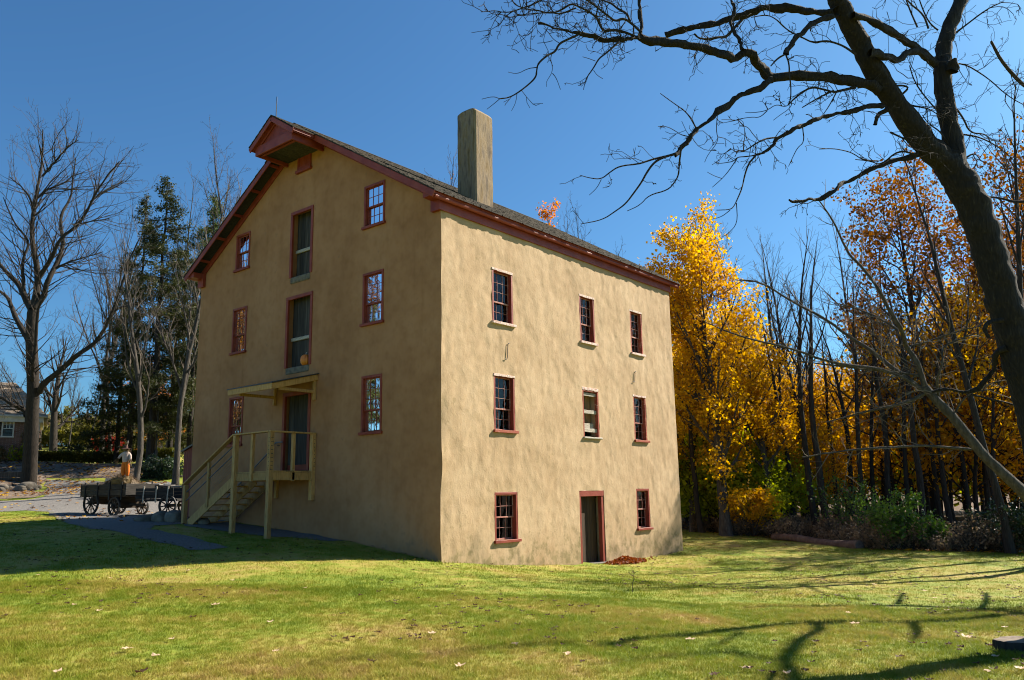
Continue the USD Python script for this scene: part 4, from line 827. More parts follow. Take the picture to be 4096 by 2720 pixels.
# --- second tree in front of the wood: slim leaning trunk
Wl = Wood(12, .004)
_b = on_ground(4210, 2260)
Q = rounded(np.vstack([_b - (0, 0, .1), site(4130, 2000, 23.5)] + [site(*p, d) for p, d in zip(V9([(950, 1390), (850, 1300), (750, 1180), (650, 1050), (540, 940), (470, 860)]), np.linspace(23.5, 24, 6))]))
Wl.line(Q, np.linspace(.17, .125, len(Q)))
for l, w in ((V9([(470, 860), (455, 780), (430, 700), (380, 600), (300, 500), (230, 380), (140, 230), (60, 90), (0, 20)]) + U8([(1150, 130), (1060, 0)]), 26), (V9([(480, 890), (280, 760), (150, 640), (0, 540)]) + U8([(1100, 740), (900, 640), (700, 520), (560, 500)]), 20), (U8([(1740, 1210), (1500, 1060), (1150, 1030), (850, 920), (600, 870), (350, 770)]), 15), (V9([(470, 900), (300, 960), (100, 1010), (-150, 1080)]), 15), (V9([(760, 1250), (500, 1225), (200, 1225), (-100, 1270), (-300, 1300)]), 13), (V9([(560, 950), (520, 800), (560, 700), (600, 600), (800, 520)]), 12), (V9([(460, 800), (350, 770), (0, 740), (-350, 690)]), 12), (V9([(300, 500), (200, 440), (60, 370), (-100, 330)]), 11), (V9([(640, 1050), (750, 900), (900, 870)]), 10), (V9([(380, 600), (520, 580), (700, 500), (820, 480)]), 9)):
    Qt = traced(Wl, l, (24, 22.5 + 3 * Wl.rng.random()), w, 4, .25)
    for u in np.linspace(.12, .97, int(len(Qt) * .55)):
        k = int(u * (len(Qt) - 2)); d = unit(Qt[k + 1] - Qt[k]); a = unit(np.cross(d, Wl.rng.normal(size=3)))
        Wl.grow(Qt[k], d * .7 + a * .8, Wl.rng.uniform(.8, 2.3) * (1.2 - .6 * u), .017, 0, [dict(seg=.22, wander=.13, up=.25, dens=3.0, lo=.15, ang=48, ratio=.42), dict(seg=.16, wander=.16, up=.2, dens=5, lo=.2, ang=45, ratio=.5), dict(seg=.12, wander=.2, up=.1, dens=1, lo=.2, ang=45, ratio=.5)])
bg, sm = Wl.meshes(.020, 8, 3)
tl_ = thing('leaning_tree', 'slim bare tree leaning left over the edge of the wood', 'tree')
obj('trunk', bumpy(bg, .03, 4, 3), BARK_GREY, tl_, smooth=True); obj('crown', sm, TWIG_PALE, tl_)

ft = [dict(seg=.5, wander=.07, up=.7, dens=1.3, lo=.15, ang=32, ratio=.5), dict(seg=.35, wander=.10, up=.5, dens=2.2, lo=.12, ang=36, ratio=.5), dict(seg=.25, wander=.13, up=.3, dens=1, lo=.1, ang=40, ratio=.5)]
# --- the big bare tree on the left
G2 = lambda l: [(x / 1.7815, 1360 + y / 1.7815) for x, y in l]
K3 = lambda l: [(x / 1.651, 450 + y / 1.651) for x, y in l]
Wb = Wood(13, .0065); D1 = 48
bp = [dict(seg=.6, wander=.10, up=.35, dens=1.15, lo=.2, ang=42, ratio=.5), dict(seg=.4, wander=.13, up=.3, dens=1.9, lo=.15, ang=45, ratio=.5), dict(seg=.3, wander=.17, up=.15, dens=2.8, lo=.1, ang=48, ratio=.5), dict(seg=.25, wander=.2, up=.1, dens=1, lo=.2, ang=45, ratio=.5)]
tb0 = site(113, 1950, D1); tb0[2] = H(tb0[0], tb0[1]).item() - .2
Qt = rounded(np.vstack([tb0, site(118, 1900, D1), site(*G2([(225, 600)])[0], D1), site(*G2([(240, 350)])[0], D1), site(*K3([(205, 1480)])[0], D1), site(*K3([(215, 1300)])[0], D1)]))
Wb.line(Qt, np.interp(np.linspace(0, 1, len(Qt)), [0, .06, .5, 1], [.66, .48, .38, .28]))
limbs = [(K3([(215, 1310), (190, 1280), (150, 1190), (100, 1130), (40, 1060), (-60, 950), (-180, 800)]), 46, 10), (K3([(215, 1300), (240, 1180), (242, 1080), (235, 980), (220, 850), (215, 700), (240, 560), (262, 480), (280, 380), (282, 230), (280, 110)]), 42, 5), (K3([(225, 1290), (290, 1210), (330, 1130), (370, 1030), (410, 870), (425, 760), (440, 680), (460, 560), (480, 430), (500, 300)]), 36, 5),
         (K3([(250, 1100), (290, 1030), (340, 950), (400, 840), (480, 740), (560, 650), (640, 530), (700, 420), (790, 320)]), 28, 5), (K3([(370, 1030), (460, 990), (560, 970), (680, 920)]), 15, 4), (G2([(280, 370), (330, 300), (400, 240), (480, 170), (560, 110), (650, 30)]) + K3([(640, 1480), (690, 1400), (740, 1290), (800, 1130), (860, 960), (930, 820)]), 36, 6), (K3([(690, 1400), (780, 1290), (880, 1270), (1010, 1250)]), 16, 4),
         (G2([(190, 540), (150, 490), (110, 460), (20, 400), (-80, 430)]), 32, 10), (K3([(190, 1500), (160, 1440), (110, 1340), (60, 1230), (0, 1180), (-150, 1090)]), 36, 8), (K3([(215, 700), (200, 640), (160, 520), (60, 420)]), 16, 4), (K3([(160, 1180), (150, 980), (160, 850), (100, 740), (20, 560)]), 20, 5), (K3([(280, 420), (380, 310), (460, 230), (520, 180)]), 14, 4), (K3([(250, 560), (340, 500), (420, 470), (500, 400)]), 13, 4), (K3([(600, 590), (700, 520), (820, 450)]), 12, 4), (G2([(240, 330), (250, 200), (262, 60)]) + K3([(250, 1300), (300, 1200)]), 24, 12), (K3([(480, 740), (600, 740), (720, 700)]), 10, 4)]
for l, w0, w1 in limbs:
    Ql = traced(Wb, l, (D1, D1 + Wb.rng.uniform(-3, 3)), w0 * .74, w1 * .6, .3)
    for u in np.linspace(.15, .98, int(8 + len(Ql) * .55)):
        k = int(u * (len(Ql) - 2)); d = unit(Ql[k + 1] - Ql[k]); a = unit(np.cross(d, Wb.rng.normal(size=3)))
        Wb.grow(Ql[k], d * .75 + a * .7, Wb.rng.uniform(1.6, 4.2) * (1.2 - .6 * u), .034 * (1.2 - .6 * u), 0, bp)
bg, sm = Wb.meshes(.03, 8, 3)
tb_ = thing('spreading_bare_tree', 'large spreading bare tree with forked trunk in front of the brick cottage', 'tree')
obj('trunk', bumpy(bg, .05, 2.5, 3), BARK, tb_, smooth=True); obj('crown', sm, TWIG, tb_)

# --- prototypes grown from rules
def forest_skeleton(seed, Ht, r0, base, n1, ang, l1, P, lean=.02, minr=.008, fork=True, prof=None):
    W_ = Wood(seed, minr); rng = W_.rng; n = 12; pts = [np.zeros(3) - (0, 0, .25)]; d = np.array([rng.normal(0, lean), rng.normal(0, lean), 1.0])
    for k in range(n): d = unit(d + rng.normal(0, .048, 3) + (0, 0, .05)); pts.append(pts[-1] + d * (Ht + .25) / n)
    pts = np.array(pts); t = np.linspace(0, 1, n + 1); r = r0 * np.interp(t, [0, .04, .5, 1], [1.45, 1.0, .68, .07]); W_.line(pts, r)
    for q in range(n1):
        tt = base + (1 - base) * ((q + rng.random() * .8) / n1) ** .9; k = min(n - 1, int(tt * n)); f = tt * n - k
        b = pts[k] * (1 - f) + pts[k + 1] * f; az = q * 2.4 + rng.normal(0, .5); an = rad(rng.normal(ang, 9)) * (1.1 - .45 * tt)
        dd = np.array([math.cos(az) * math.sin(an), math.sin(az) * math.sin(an), math.cos(an)])
        pr = (prof(tt) if prof else (1.05 - .8 * ((tt - base) / (1 - base)) ** 1.3))
        W_.grow(b, dd, l1 * pr * rng.uniform(.7, 1.2), max(.02, np.interp(tt, t, r) * .5), 0, P)
    return W_
fp = [dict(seg=.7, wander=.08, up=.5, dens=1.3, lo=.2, ang=40, ratio=.48), dict(seg=.4, wander=.12, up=.3, dens=2.2, lo=.15, ang=44, ratio=.5), dict(seg=.3, wander=.16, up=.15, dens=1, lo=.1, ang=46, ratio=.5)]
fd = [dict(seg=.7, wander=.07, up=.6, dens=1.5, lo=.15, ang=35, ratio=.46), dict(seg=.4, wander=.10, up=.4, dens=2.6, lo=.12, ang=38, ratio=.5), dict(seg=.3, wander=.13, up=.2, dens=3, lo=.1, ang=42, ratio=.5), dict(seg=.25, wander=.15, up=.1, dens=1, lo=.1, ang=46, ratio=.5)]
def ground_at(px, D):
    p = site(px, 1360, D); p[2] = H(p[0], p[1]).item(); return p
def height_for(px, py_top, D):
    p = ground_at(px, D); return site(px, py_top, D)[2] - p[2]
rs = np.random.default_rng(77)
def bare(seed, label, px, top, D, r0, base=.3, n1=16, ang=38, l1=.3, P=fd, group=None, bark=BARK_GREY, twig=TWIG, leafm=None, nleaf=0, lsize=.12):
    p = ground_at(px, D); Ht = height_for(px, top, D)
    W_ = forest_skeleton(seed, Ht, r0, base, n1, ang, l1 * Ht, P, minr=.0055 * D / 45)
    lf = leaves(W_.rng, W_.tips, nleaf, lsize, .15) if nleaf else None
    return make_tree('bare_tree' if not nleaf else 'autumn_tree', label, 'tree', W_, .035, bark, twig, group, lf, leafm, p)
# left of the mill
t_l1 = bare(101, 'slender grey tree nearest the gable, behind the red shed', 735, 640, 46, .17, .22, 18, 26, .33, bark=BARK_GREY, twig=TWIG_PALE)
t_l2 = bare(102, 'slender pale-twigged tree behind the stone wall, left of the red shed', 578, 905, 44, .17, .28, 16, 34, .30, twig=TWIG_PALE)
t_l3 = bare(103, 'tall bare tree whose top shows over the left roof slope', 985, 520, 66, .22, .3, 20, 28, .28)
t_l4 = bare(104, 'bare tree standing in the far left lawn with a stout trunk', 252, 1330, 76, .36, .22, 14, 48, .42, bark=BARK)
t_l5 = bare(105, 'bare tree with a top like a broom behind the two conifers', 700, 660, 64, .16, .3, 18, 24, .3)
for k, (px, top, D) in enumerate([(440, 760, 68), (480, 800, 66), (860, 700, 70), (800, 640, 62), (905, 720, 66), (310, 1420, 88), (390, 1380, 92), (200, 1450, 95), (60, 1500, 92), (540, 1200, 90), (690, 1250, 92), (340, 1550, 100), (20, 1380, 98)]):
    s = [t_l1, t_l5, t_l3, t_l2][k % 4]; h0 = {0: 735, 1: 700, 2: 985, 3: 578}[k % 4]
    src_h = {0: height_for(735, 640, 46), 1: height_for(700, 660, 64), 2: height_for(985, 520, 66), 3: height_for(578, 905, 44)}[k % 4]
    sc = height_for(px, top, D) / src_h
    dup(s, ground_at(px, D), 1.3 * k + .4, sc, ['second leafless tree behind the tall conifer spire', 'leafless tree just left of the tall conifers', 'leafless tree rising directly over the left roof edge', 'pale leafless tree between the green pine and the gable', 'leafless tree top nearest the left roof corner', 'small far leafless tree right of the stout lawn tree', 'small far leafless tree above the crimson maple', 'small far leafless tree left of the stout lawn tree', 'far leafless tree behind the cottage roof', 'far leafless tree behind the timber frame', 'far leafless tree seen between shed and lamp post', 'lowest far leafless tree over the hedge', 'far leafless tree at the left edge above the cottage'][k], 'leafless trees left of the mill')
# behind the roof
t_r1 = bare(111, 'twiggy bare tree with a few orange leaves behind the roof, left of the chimney', 1700, 590, 62, .24, .35, 22, 40, .27, leafm=ORANGE, nleaf=220, lsize=.16)
Wo = forest_skeleton(112, height_for(2205, 815, 58), .2, .4, 18, 40, 5.2, fp, minr=.01)
make_tree('orange_maple', 'orange leaved tree top showing over the roof right of the chimney', 'tree', Wo, .035, BARK_GREY, TWIG, None, leaves(Wo.rng, Wo.tips, 9000, .17, .22), ORANGE, ground_at(2205, 58))
for px, top, D, rz in ((2330, 850, 66, .5), (2120, 850, 70, 2), (2450, 930, 68, 3.4)):
    dup(t_l3, ground_at(px, D), rz, height_for(px, top, D) / height_for(985, 520, 66), 'leafless tree top just over the long roof line', 'leafless trees behind the long roof')

for q, (px, top, D, lab) in enumerate([(4075, 120, 29, 'slender upright bare tree at the right edge behind the big trunk'), (3935, 420, 31, 'slim upright bare tree between the leaning tree and the big trunk'), (4200, 60, 27, 'upright bare tree cut by the right edge of the view')]):
    p = ground_at(px, D); W_ = forest_skeleton(310 + q, height_for(px, top, D), .15, .35, 16, 34, 3.4, ft, minr=.005); make_tree('slender_tree', lab, 'tree', W_, .02, BARK, TWIG, None, None, None, p)

# conifers
def conifer(seed, label, px, top, D, r0, wid, n=75, dens=1.0, mat=NEEDLE, low=.12, name='conifer', bark=BARK):
    p = ground_at(px, D); Ht = height_for(px, top, D); W_ = Wood(seed, .012); rng = W_.rng
    tr = np.array([(rng.normal(0, .03), rng.normal(0, .03), z) for z in np.linspace(-.2, Ht, 12)]); W_.line(tr, np.linspace(r0, .02, 12)); tips = []
    for k in range(n):
        t = low + (1 - low) * ((k + rng.random()) / n); az = rng.uniform(0, 6.28); Lb = wid * (1 - t) ** .62 * rng.uniform(.4, 1.15) + .25
        b = np.array([0, 0, t * Ht]); d = np.array([math.cos(az), math.sin(az), rng.normal(.12, .18)]); pts = [b]; m = 5
        for q in range(m): d = unit(d + (0, 0, -.16 + .08 * q) + rng.normal(0, .10, 3)); pts.append(pts[-1] + d * Lb / m)
        pts = np.array(pts); W_.line(pts, np.linspace(.035, .01, m + 1))
        for u in np.linspace(.25, 1, max(4, int(Lb * 6 * dens))):
            f = u * m; i = min(m - 1, int(f)); c = pts[i] + (pts[i + 1] - pts[i]) * (f - i)
            side = unit(np.cross(d, (0, 0, 1))) * rng.normal(0, .26) * Lb * (1.1 - u * .8) + (0, 0, -abs(rng.normal(0, .10)))
            W_.line([c, c + side * .5 + (0, 0, .02), c + side], [.012, .010, .007]); tips.append(np.array([c + side * .5, c + side, c + side * .8]))
    lf = leaves(rng, tips, int(len(tips) * 19 * dens), .23, .17, .32, 0, .3)
    return make_tree(name, label, 'conifer', W_, .03, bark, TWIG, None, lf, mat, p)
con1 = conifer(121, 'tallest dark conifer with a ragged spire left of the mill', 630, 670, 57, .30, 4.0, 95)
conifer(122, 'narrow dark conifer with a thin tip, left of the tallest conifer', 548, 745, 59, .22, 2.8, 70)
con3 = conifer(123, 'brighter green pine right behind the gable edge', 830, 735, 66, .26, 4.6, 80, 1.1, NEEDLE_LIT)
conifer(125, 'broad dark conifer between the tallest one and the gable', 705, 980, 60, .2, 3.4, 65, 1.0)
conifer(126, 'ragged dark conifer nearest the gable, half hidden by the grey tree', 780, 1080, 58, .2, 2.8, 60, 1.0)
conifer(124, 'low dense dark conifer at the foot of the tall conifers', 500, 1250, 60, .2, 3.2, 55, 1.1)

# far left undergrowth and shrubs
def bush(seed, name, label, mat, px, D, wid, hgt, nl, size, cat='bush', group=None, stems=9, loc=None, twig=TWIG):
    p = ground_at(px, D) if loc is None else loc; W_ = Wood(seed, .006); rng = W_.rng
    for k in range(stems):
        az = rng.uniform(0, 6.28); d = np.array([math.cos(az) * .7 * wid / hgt, math.sin(az) * .7 * wid / hgt, 1.0])
        W_.grow(np.array([rng.normal(0, .12), rng.normal(0, .12), -.1]), d, hgt * rng.uniform(.7, 1.1), .022, 0, [dict(seg=.35, wander=.14, up=.2, dens=3.2, lo=.2, ang=42, ratio=.45), dict(seg=.25, wander=.18, up=.1, dens=4.5, lo=.2, ang=48, ratio=.5), dict(seg=.2, wander=.2, up=.1, dens=1, lo=.1, ang=45, ratio=.5)])
    t = thing(name, label, cat, p, group=group); bg_, sm_ = W_.meshes(.015, 5, 3)
    obj('stem', bg_, BARK_GREY, t)
    cr = obj('foliage', leaves(rng, W_.tips, nl, size, .12), mat, t)
    if sm_: obj('twigs', sm_, twig, cr)
    return t
b1 = bush(131, 'bush', 'yellow-green bush at the far end of the left lawn', OLIVE, 330, 100, 3.6, 3.6, 5200, .24, group='yellow-green bushes beyond the left lawn')
for k, px in enumerate([180, 240, 290, 390, 470, 520, 560, 610, 690, 740, 780, 130, 50, -30, 640]):
    dup(b1, ground_at(px, 97 + 9 * ((k * 7) % 3)), k * 1.1, .8 + .12 * ((k * 5) % 6))
b2 = bush(132, 'bush', 'tan leafless thicket bush at the far left wood edge', BRUSH, 410, 106, 4.0, 3.8, 2600, .22, group='tan thicket bushes at the far left wood edge')
for k, px in enumerate([210, 270, 360, 450, 500, 590, 650, 720, 760, 90, 0]): dup(b2, ground_at(px, 103 + 5 * (k % 3)), k * .9, .9 + .1 * (k % 4))
bush(133, 'red_maple', 'small crimson leaved maple on the far left lawn', CRIMSON, 440, 74, 1.9, 2.7, 2600, .15, cat='tree', stems=7)
bush(134, 'orange_maple', 'hazy orange leaved tree seen between shed and conifers', ORANGE, 705, 84, 4.0, 8.5, 3600, .22, cat='tree', stems=8)
bush(135, 'juniper_shrub', 'low dark evergreen shrub beside the lamp post', DKGREEN, 655, 52, 1.6, 1.3, 5200, .12, cat='shrub', stems=22)
bush(136, 'juniper_shrub', 'low dark evergreen shrub against the red shed side', DKGREEN, 712, 51, 1.2, 1.2, 3600, .12, cat='shrub', stems=18)

# hedge
hd = thing('clipped_hedge', 'low clipped yellow-green hedge along the left lawn', 'hedge')
_tips = []; _r = np.random.default_rng(9); _st = []
for u in np.linspace(0, 1, 260):
    p = site(180 + 560 * u, 1360, 62 - 2.5 * u); z = H(p[0], p[1]).item()
    for q in range(5): _tips.append(np.array([[p[0], p[1], z]]) + np.array([[FH[0] * a + RH[0] * b, FH[1] * a + RH[1] * b, c] for a, b, c in zip(_r.uniform(-.6, .6, 6), _r.uniform(-.1, .1, 6), .15 + .8 * _r.random(6) ** .6)]))
    if int(u * 259) % 4 == 0: _st.append(np.array([[p[0], p[1], z - .1], [p[0] + .05, p[1], z + .4], [p[0], p[1] + .1, z + .8]]))
obj('foliage', leaves(_r, _tips, 30000, .11, .04), HEDGE, hd); obj('stem', tubes(_st, [np.array([.02, .015, .01])] * len(_st), 4), BARK_GREY, hd).SetCustomDataByKey('kind', 'stuff')

# ------------------------------------------------------------------ wood right of the mill
def crown_tree(seed, name, label, px, top, D, r0, base, n1, ang, l1, mat, nl, size, spread=.2, group=None, bark=BARK_GREY, P=fp, lean=.02, cat='tree', prof=None):
    p = ground_at(px, D); Ht = height_for(px, top, D); W_ = forest_skeleton(seed, Ht, r0, base, n1, ang, l1, P, lean=lean, minr=.008, prof=prof)
    return make_tree(name, label, cat, W_, .03, bark, TWIG, group, leaves(W_.rng, W_.tips, nl, size, spread), mat, p), Ht
ymap, hy = crown_tree(201, 'yellow_maple', 'tall yellow maple just right of the mill corner', 2855, 930, 40, .27, .16, 44, 54, 3.6, YELLOW, 20000, .16, .28, prof=lambda t: .46 + .68 * math.sin(min(1, max(0, (t - .1) / .9)) ** .85 * 3.1))
y2, h2 = crown_tree(202, 'yellow_maple', 'yellow maple half hidden behind the mill far corner', 2730, 1080, 44, .22, .12, 34, 55, 3.2, YELLOW, 15000, .16, .26)
y3, h3 = crown_tree(203, 'yellow_maple', 'thin yellow-orange maple whose trunk leans left, right of the tall maple', 3035, 1290, 42, .2, .25, 26, 50, 3.2, GOLD, 8000, .14, .22, lean=.05)
ymap.GetAttribute('xformOp:rotateZ').Set(180.0)
g1, hg1 = crown_tree(211, 'golden_tree', 'golden leaved tree within the wood', 3200, 1500, 58, .11, .2, 26, 58, 4.0, GOLD, 3600, .19, .42, 'golden trees within the wood', BARK)
g2, hg2 = crown_tree(212, 'golden_tree', 'golden leaved tree within the wood', 3400, 1480, 56, .11, .15, 24, 62, 4.4, GOLD, 3600, .19, .46, 'golden trees within the wood', BARK)
l1_, hl1 = crown_tree(213, 'sapling', 'yellow-green leaved sapling under the wood edge', 2890, 1880, 43.5, .07, .12, 22, 60, 2.2, LIME, 3600, .15, .26, 'yellow-green saplings under the wood edge', BARK)
for k in range(44):                                                # low gold and olive growth closing the wood off behind
    px = rs.uniform(2680, 4450); D = rs.uniform(62, 98); dup([g1, g2, l1_][k % 3], ground_at(px, D), rs.uniform(0, 6.3), (height_for(px, rs.uniform(1640, 1800), D) / [hg1, hg2, hl1][k % 3]) * np.array([1.5, 1.5, 1.0]))
o1, ho1 = crown_tree(221, 'oak_tree', 'rust-brown leaved oak behind the leaning tree', 3660, 760, 51, .30, .18, 36, 58, 5.6, RUST, 11000, .21, .32, None, BARK, prof=lambda t: .5 + .6 * math.sin(min(1, max(0, (t - .15) / .85)) ** .8 * 3.0))
o2, ho2 = crown_tree(222, 'oak_tree', 'rust-brown oak at the far right behind the big trunk', 4010, 680, 47, .36, .15, 38, 58, 5.8, RUST, 9500, .21, .34, None, BARK, prof=lambda t: .5 + .6 * math.sin(min(1, max(0, (t - .12) / .88)) ** .8 * 3.0))
dup(o1, ground_at(3880, 54), 2.1, height_for(3880, 900, 54) / ho1, 'rust-brown oak between the slim leaning tree and the big trunk')
dup(o1, ground_at(4290, 36.5), 3.1, height_for(4290, 800, 36.5) / ho1, 'rust-brown oak cut by the right edge of the view')
b_1 = bare(231, 'leafless wood tree standing above the golden foliage', 3208, 900, 57, .2, .42, 15, 38, .24, P=fp, group='leafless trees standing in the wood', bark=BARK)
b_2 = bare(232, 'leafless wood tree standing above the golden foliage', 3385, 830, 60, .2, .4, 16, 36, .26, P=fp, group='leafless trees standing in the wood', bark=BARK)
b_3 = bare(233, 'leafless wood tree standing above the golden foliage', 3120, 870, 60, .2, .36, 17, 40, .27, P=fp, group='leafless trees standing in the wood', bark=BARK)
hb = {0: height_for(3208, 900, 57), 1: height_for(3385, 830, 60), 2: height_for(3120, 870, 60)}
for k, (px, top, D) in enumerate([(3000, 850, 56), (2950, 890, 60), (3460, 900, 50), (3790, 1000, 46), (2900, 1100, 52), (3160, 1100, 60), (4080, 800, 42)]):
    D = D if top > 1050 else max(D, 56); dup([b_1, b_2, b_3][k % 3], ground_at(px, D), 1.7 * k, height_for(px, top, D) / hb[k % 3])
for k in range(54):                                                # golden trees fill the middle distance
    px = rs.uniform(2700, 4350); D = rs.uniform(44.5, 84); top = np.interp(px, [2700, 2900, 3050, 3200, 3350, 3500, 3700, 4000, 4350], [1200, 1320, 1440, 1560, 1500, 1380, 1280, 1200, 1100]) + rs.uniform(-60, 240)
    dup([g1, g2][k % 2], ground_at(px, D), rs.uniform(0, 6.3), height_for(px, top, D) / [hg1, hg2][k % 2])
ORD = 'first second third fourth fifth sixth seventh eighth ninth tenth eleventh twelfth thirteenth fourteenth fifteenth sixteenth seventeenth eighteenth nineteenth twentieth twenty-first twenty-second'.split()
_tp = [3208, 3385, 3255, 3120, 3480, 3560, 3615, 3680, 3725, 3795, 3330, 3430, 2765, 2800, 2940, 3075, 3170, 3290, 3520, 3640, 3850, 3900]
tk1 = bare(236, 'slim dark trunk at the front of the wood, %s from the mill' % ORD[sorted(_tp).index(3208)], 3208, 880, 41, .17, .45, 13, 40, .22, P=fp, group='slim trunks at the front of the wood', bark=BARK)
tk2 = bare(237, 'slim dark trunk at the front of the wood, %s from the mill' % ORD[sorted(_tp).index(3385)], 3385, 1000, 42, .14, .4, 12, 44, .22, P=fp, group='slim trunks at the front of the wood', bark=BARK)
for k, (px, top, D) in enumerate([(3255, 930, 40.5), (3120, 1150, 44), (3480, 1150, 43), (3560, 1200, 44), (3615, 1050, 41), (3680, 1150, 45), (3725, 1220, 43), (3795, 1250, 44), (3330, 1250, 46), (3430, 1300, 47), (2765, 1250, 42.5), (2800, 1350, 44), (2940, 1250, 45), (3075, 1250, 47), (3170, 1350, 49), (3290, 1300, 50), (3520, 1350, 50), (3640, 1300, 49), (3850, 1200, 46), (3900, 1300, 42)]):
    dup([tk1, tk2][k % 2], ground_at(px, D), 1.9 * k + .5, (lambda h: (min(1.05, h * 1.25), min(1.05, h * 1.25), h))(height_for(px, top, D) / [height_for(3208, 880, 41), height_for(3385, 1000, 42)][k % 2]), 'slim dark trunk at the front of the wood, %s from the mill' % ORD[sorted(_tp).index(px)])
for k in range(14):                                                # taller lime growth behind the yellow maple
    D = rs.uniform(43.5, 54); dup(l1_, ground_at(rs.uniform(2690, 3060), D), rs.uniform(0, 6.3), rs.uniform(1.05, 1.6))
for k in range(10):
    px = rs.uniform(2700, 3010); e = np.interp(px, [2700, 2860, 3105, 3426, 4096, 4400], [44, 42.5, 40, 35, 33, 31]); D = e + rs.uniform(.5, 12)
    dup(l1_, ground_at(px, D), rs.uniform(0, 6.3), rs.uniform(.55, 1.15) * (1.25 if px < 2950 else .8))
ys, hys = crown_tree(214, 'sapling', 'low yellow leaved sapling at the foot of the tall maple', 2960, 2000, 40.5, .05, .1, 16, 66, 1.8, YELLOW, 2200, .14, .2)
# off-frame neighbours on the sunny side and behind the lens, for shade and reflections
_sh = forest_skeleton(241, 10.5, .22, .30, 11, 58, 5.2, [dict(seg=.6, wander=.2, up=.45, dens=.9, lo=.25, ang=48, ratio=.55), dict(seg=.4, wander=.22, up=.2, dens=1.6, lo=.15, ang=50, ratio=.5), dict(seg=.25, wander=.25, up=.1, dens=2.5, lo=.1, ang=50, ratio=.5), dict(seg=.2, wander=.25, up=.1, dens=1, lo=.1, ang=46, ratio=.5)], minr=.008)
shade = make_tree('bare_tree', 'bare tree standing right of the view whose shadow crosses the lawn', 'tree', _sh, .035, BARK, TWIG, 'bare trees right of the view', loc=(0, 0, 0))
UsdGeom.XformCommonAPI(shade).GetPrim()
def at_cf(s, f):
    p = EYE + RH * s + FH * f; p[2] = H(p[0], p[1]).item(); return p
shade.GetAttribute('xformOp:translate').Set(Gf.Vec3d(*map(float, at_cf(19.5, 20.5))))
dup(shade, at_cf(25, 24), 4.0, 1.0)

for k, (s, f) in enumerate([(-44, 20), (-47, 27), (-49.5, 34), (-41, 15), (-45, 23.5), (-48, 30.5)]): dup([con1, con3][k % 2], at_cf(s, f), k * 1.1, .8, 'dark conifer left of the view, mirrored in the gable windows', 'conifers left of the view')
for k, (s, f) in enumerate([(-50, 25), (-53, 32), (-47, 18)]): dup(o2, at_cf(s, f), k * 1.7, .82, 'autumn tree left of the view, mirrored in the gable windows', 'autumn trees left of the view')
for k, (s, f) in enumerate([(-34, 12), (-40, 18), (-44, 6), (-50, 12), (-38, 2), (-55, 22), (-46, 26), (-44, 33), (-38, 38), (-52, 40), (-46, 46), (-36, 30)]): dup([t_l4, o1, t_l3][k % 3], at_cf(s, f), k, 1.2 if k % 3 == 0 else .7, 'autumn tree left of the view, mirrored in the gable windows', 'autumn trees left of the view')

# a second big bare tree, right of the view; its limbs are laid out from the shadows they throw on the lawn
Ws = Wood(14, .004)
def limb(pts, h0, h1, w0, w1, tw=3.0):
    G = np.array([on_ground(a, b) for a, b in pts]); n = len(G); Q = G + SUN * (np.linspace(h0, h1, n) / SUN[2])[:, None]; Q = rounded(Q)
    r = np.linspace(w0, w1, len(Q)) * 2.0; Ws.line(Q, r * (1 + .15 * (Ws.rng.random(len(Q)) - .5))); Ws.twigs(Q, r, tw, .55, .007); return Q
J = lambda l: [(2600 + x / 1.578, 2150 + y / 1.578) for x, y in l]
Kq = lambda l: [(x / 1.1805, 2000 + y / 1.1805) for x, y in l]
q0 = limb(J([(2361, 482), (2000, 528), (1650, 540), (1050, 545), (700, 560), (400, 605), (0, 635), (-300, 690)]), 6.0, 10.0, .085, .045)
limb(J([(2361, 482), (2150, 465), (1700, 430), (1400, 430), (1000, 440), (580, 445)]), 6.0, 9.4, .07, .035)
limb(J([(1050, 545), (1080, 590), (950, 640), (880, 730), (840, 800), (900, 890), (960, 980)]), 9.0, 10.4, .04, .05, 1)
limb(J([(820, 790), (650, 770), (480, 720), (400, 735), (0, 765), (-350, 800)]), 10.2, 11.2, .04, .016)
limb(J([(2080, 465), (2130, 400), (2120, 350)]), 6.8, 7.2, .04, .02); limb(J([(1560, 420), (1600, 350)]), 7.6, 8, .035, .018); limb(J([(1640, 540), (1690, 600), (1660, 660)]), 7.8, 8.2, .045, .02); limb(J([(1350, 400), (1050, 340), (990, 300)]), 8.6, 9.2, .03, .015)
limb(J([(2080, 470), (1900, 485), (1700, 490)]), 6.8, 7.6, .035, .02)
limb(J([(580, 600), (400, 690)]), 9.6, 10, .03, .015)
limb(Kq([(3000, 690), (2361, 695), (1800, 742), (1400, 785)]), 9.9, 11, .03, .012)
limb(J([(300, 440), (150, 415), (0, 402), (-250, 380)]), 9.8, 10.4, .025, .01)
_b0 = EYE + RH * 17.6 + FH * 17.0; _b0[2] = H(_b0[0], _b0[1]).item() - .1
Qs = rounded(np.vstack([_b0, _b0 * .55 + q0[0] * .45 + (.2, .1, .6), q0[0]])); Ws.line(Qs, np.linspace(.34, .13, len(Qs)))
for k in range(7):
    Ws.grow(Qs[len(Qs) // 2 + k % 3], (rs.normal(.3, .5), rs.normal(-.3, .5), .8), 5.5, .09, 0, [dict(seg=.6, wander=.16, up=.4, dens=1.0, lo=.3, ang=45, ratio=.5), dict(seg=.4, wander=.18, up=.2, dens=1.8, lo=.2, ang=48, ratio=.5), dict(seg=.3, wander=.2, up=.1, dens=1, lo=.1, ang=45, ratio=.5)])
_bg, _sm = Ws.meshes(.03, 7, 3)
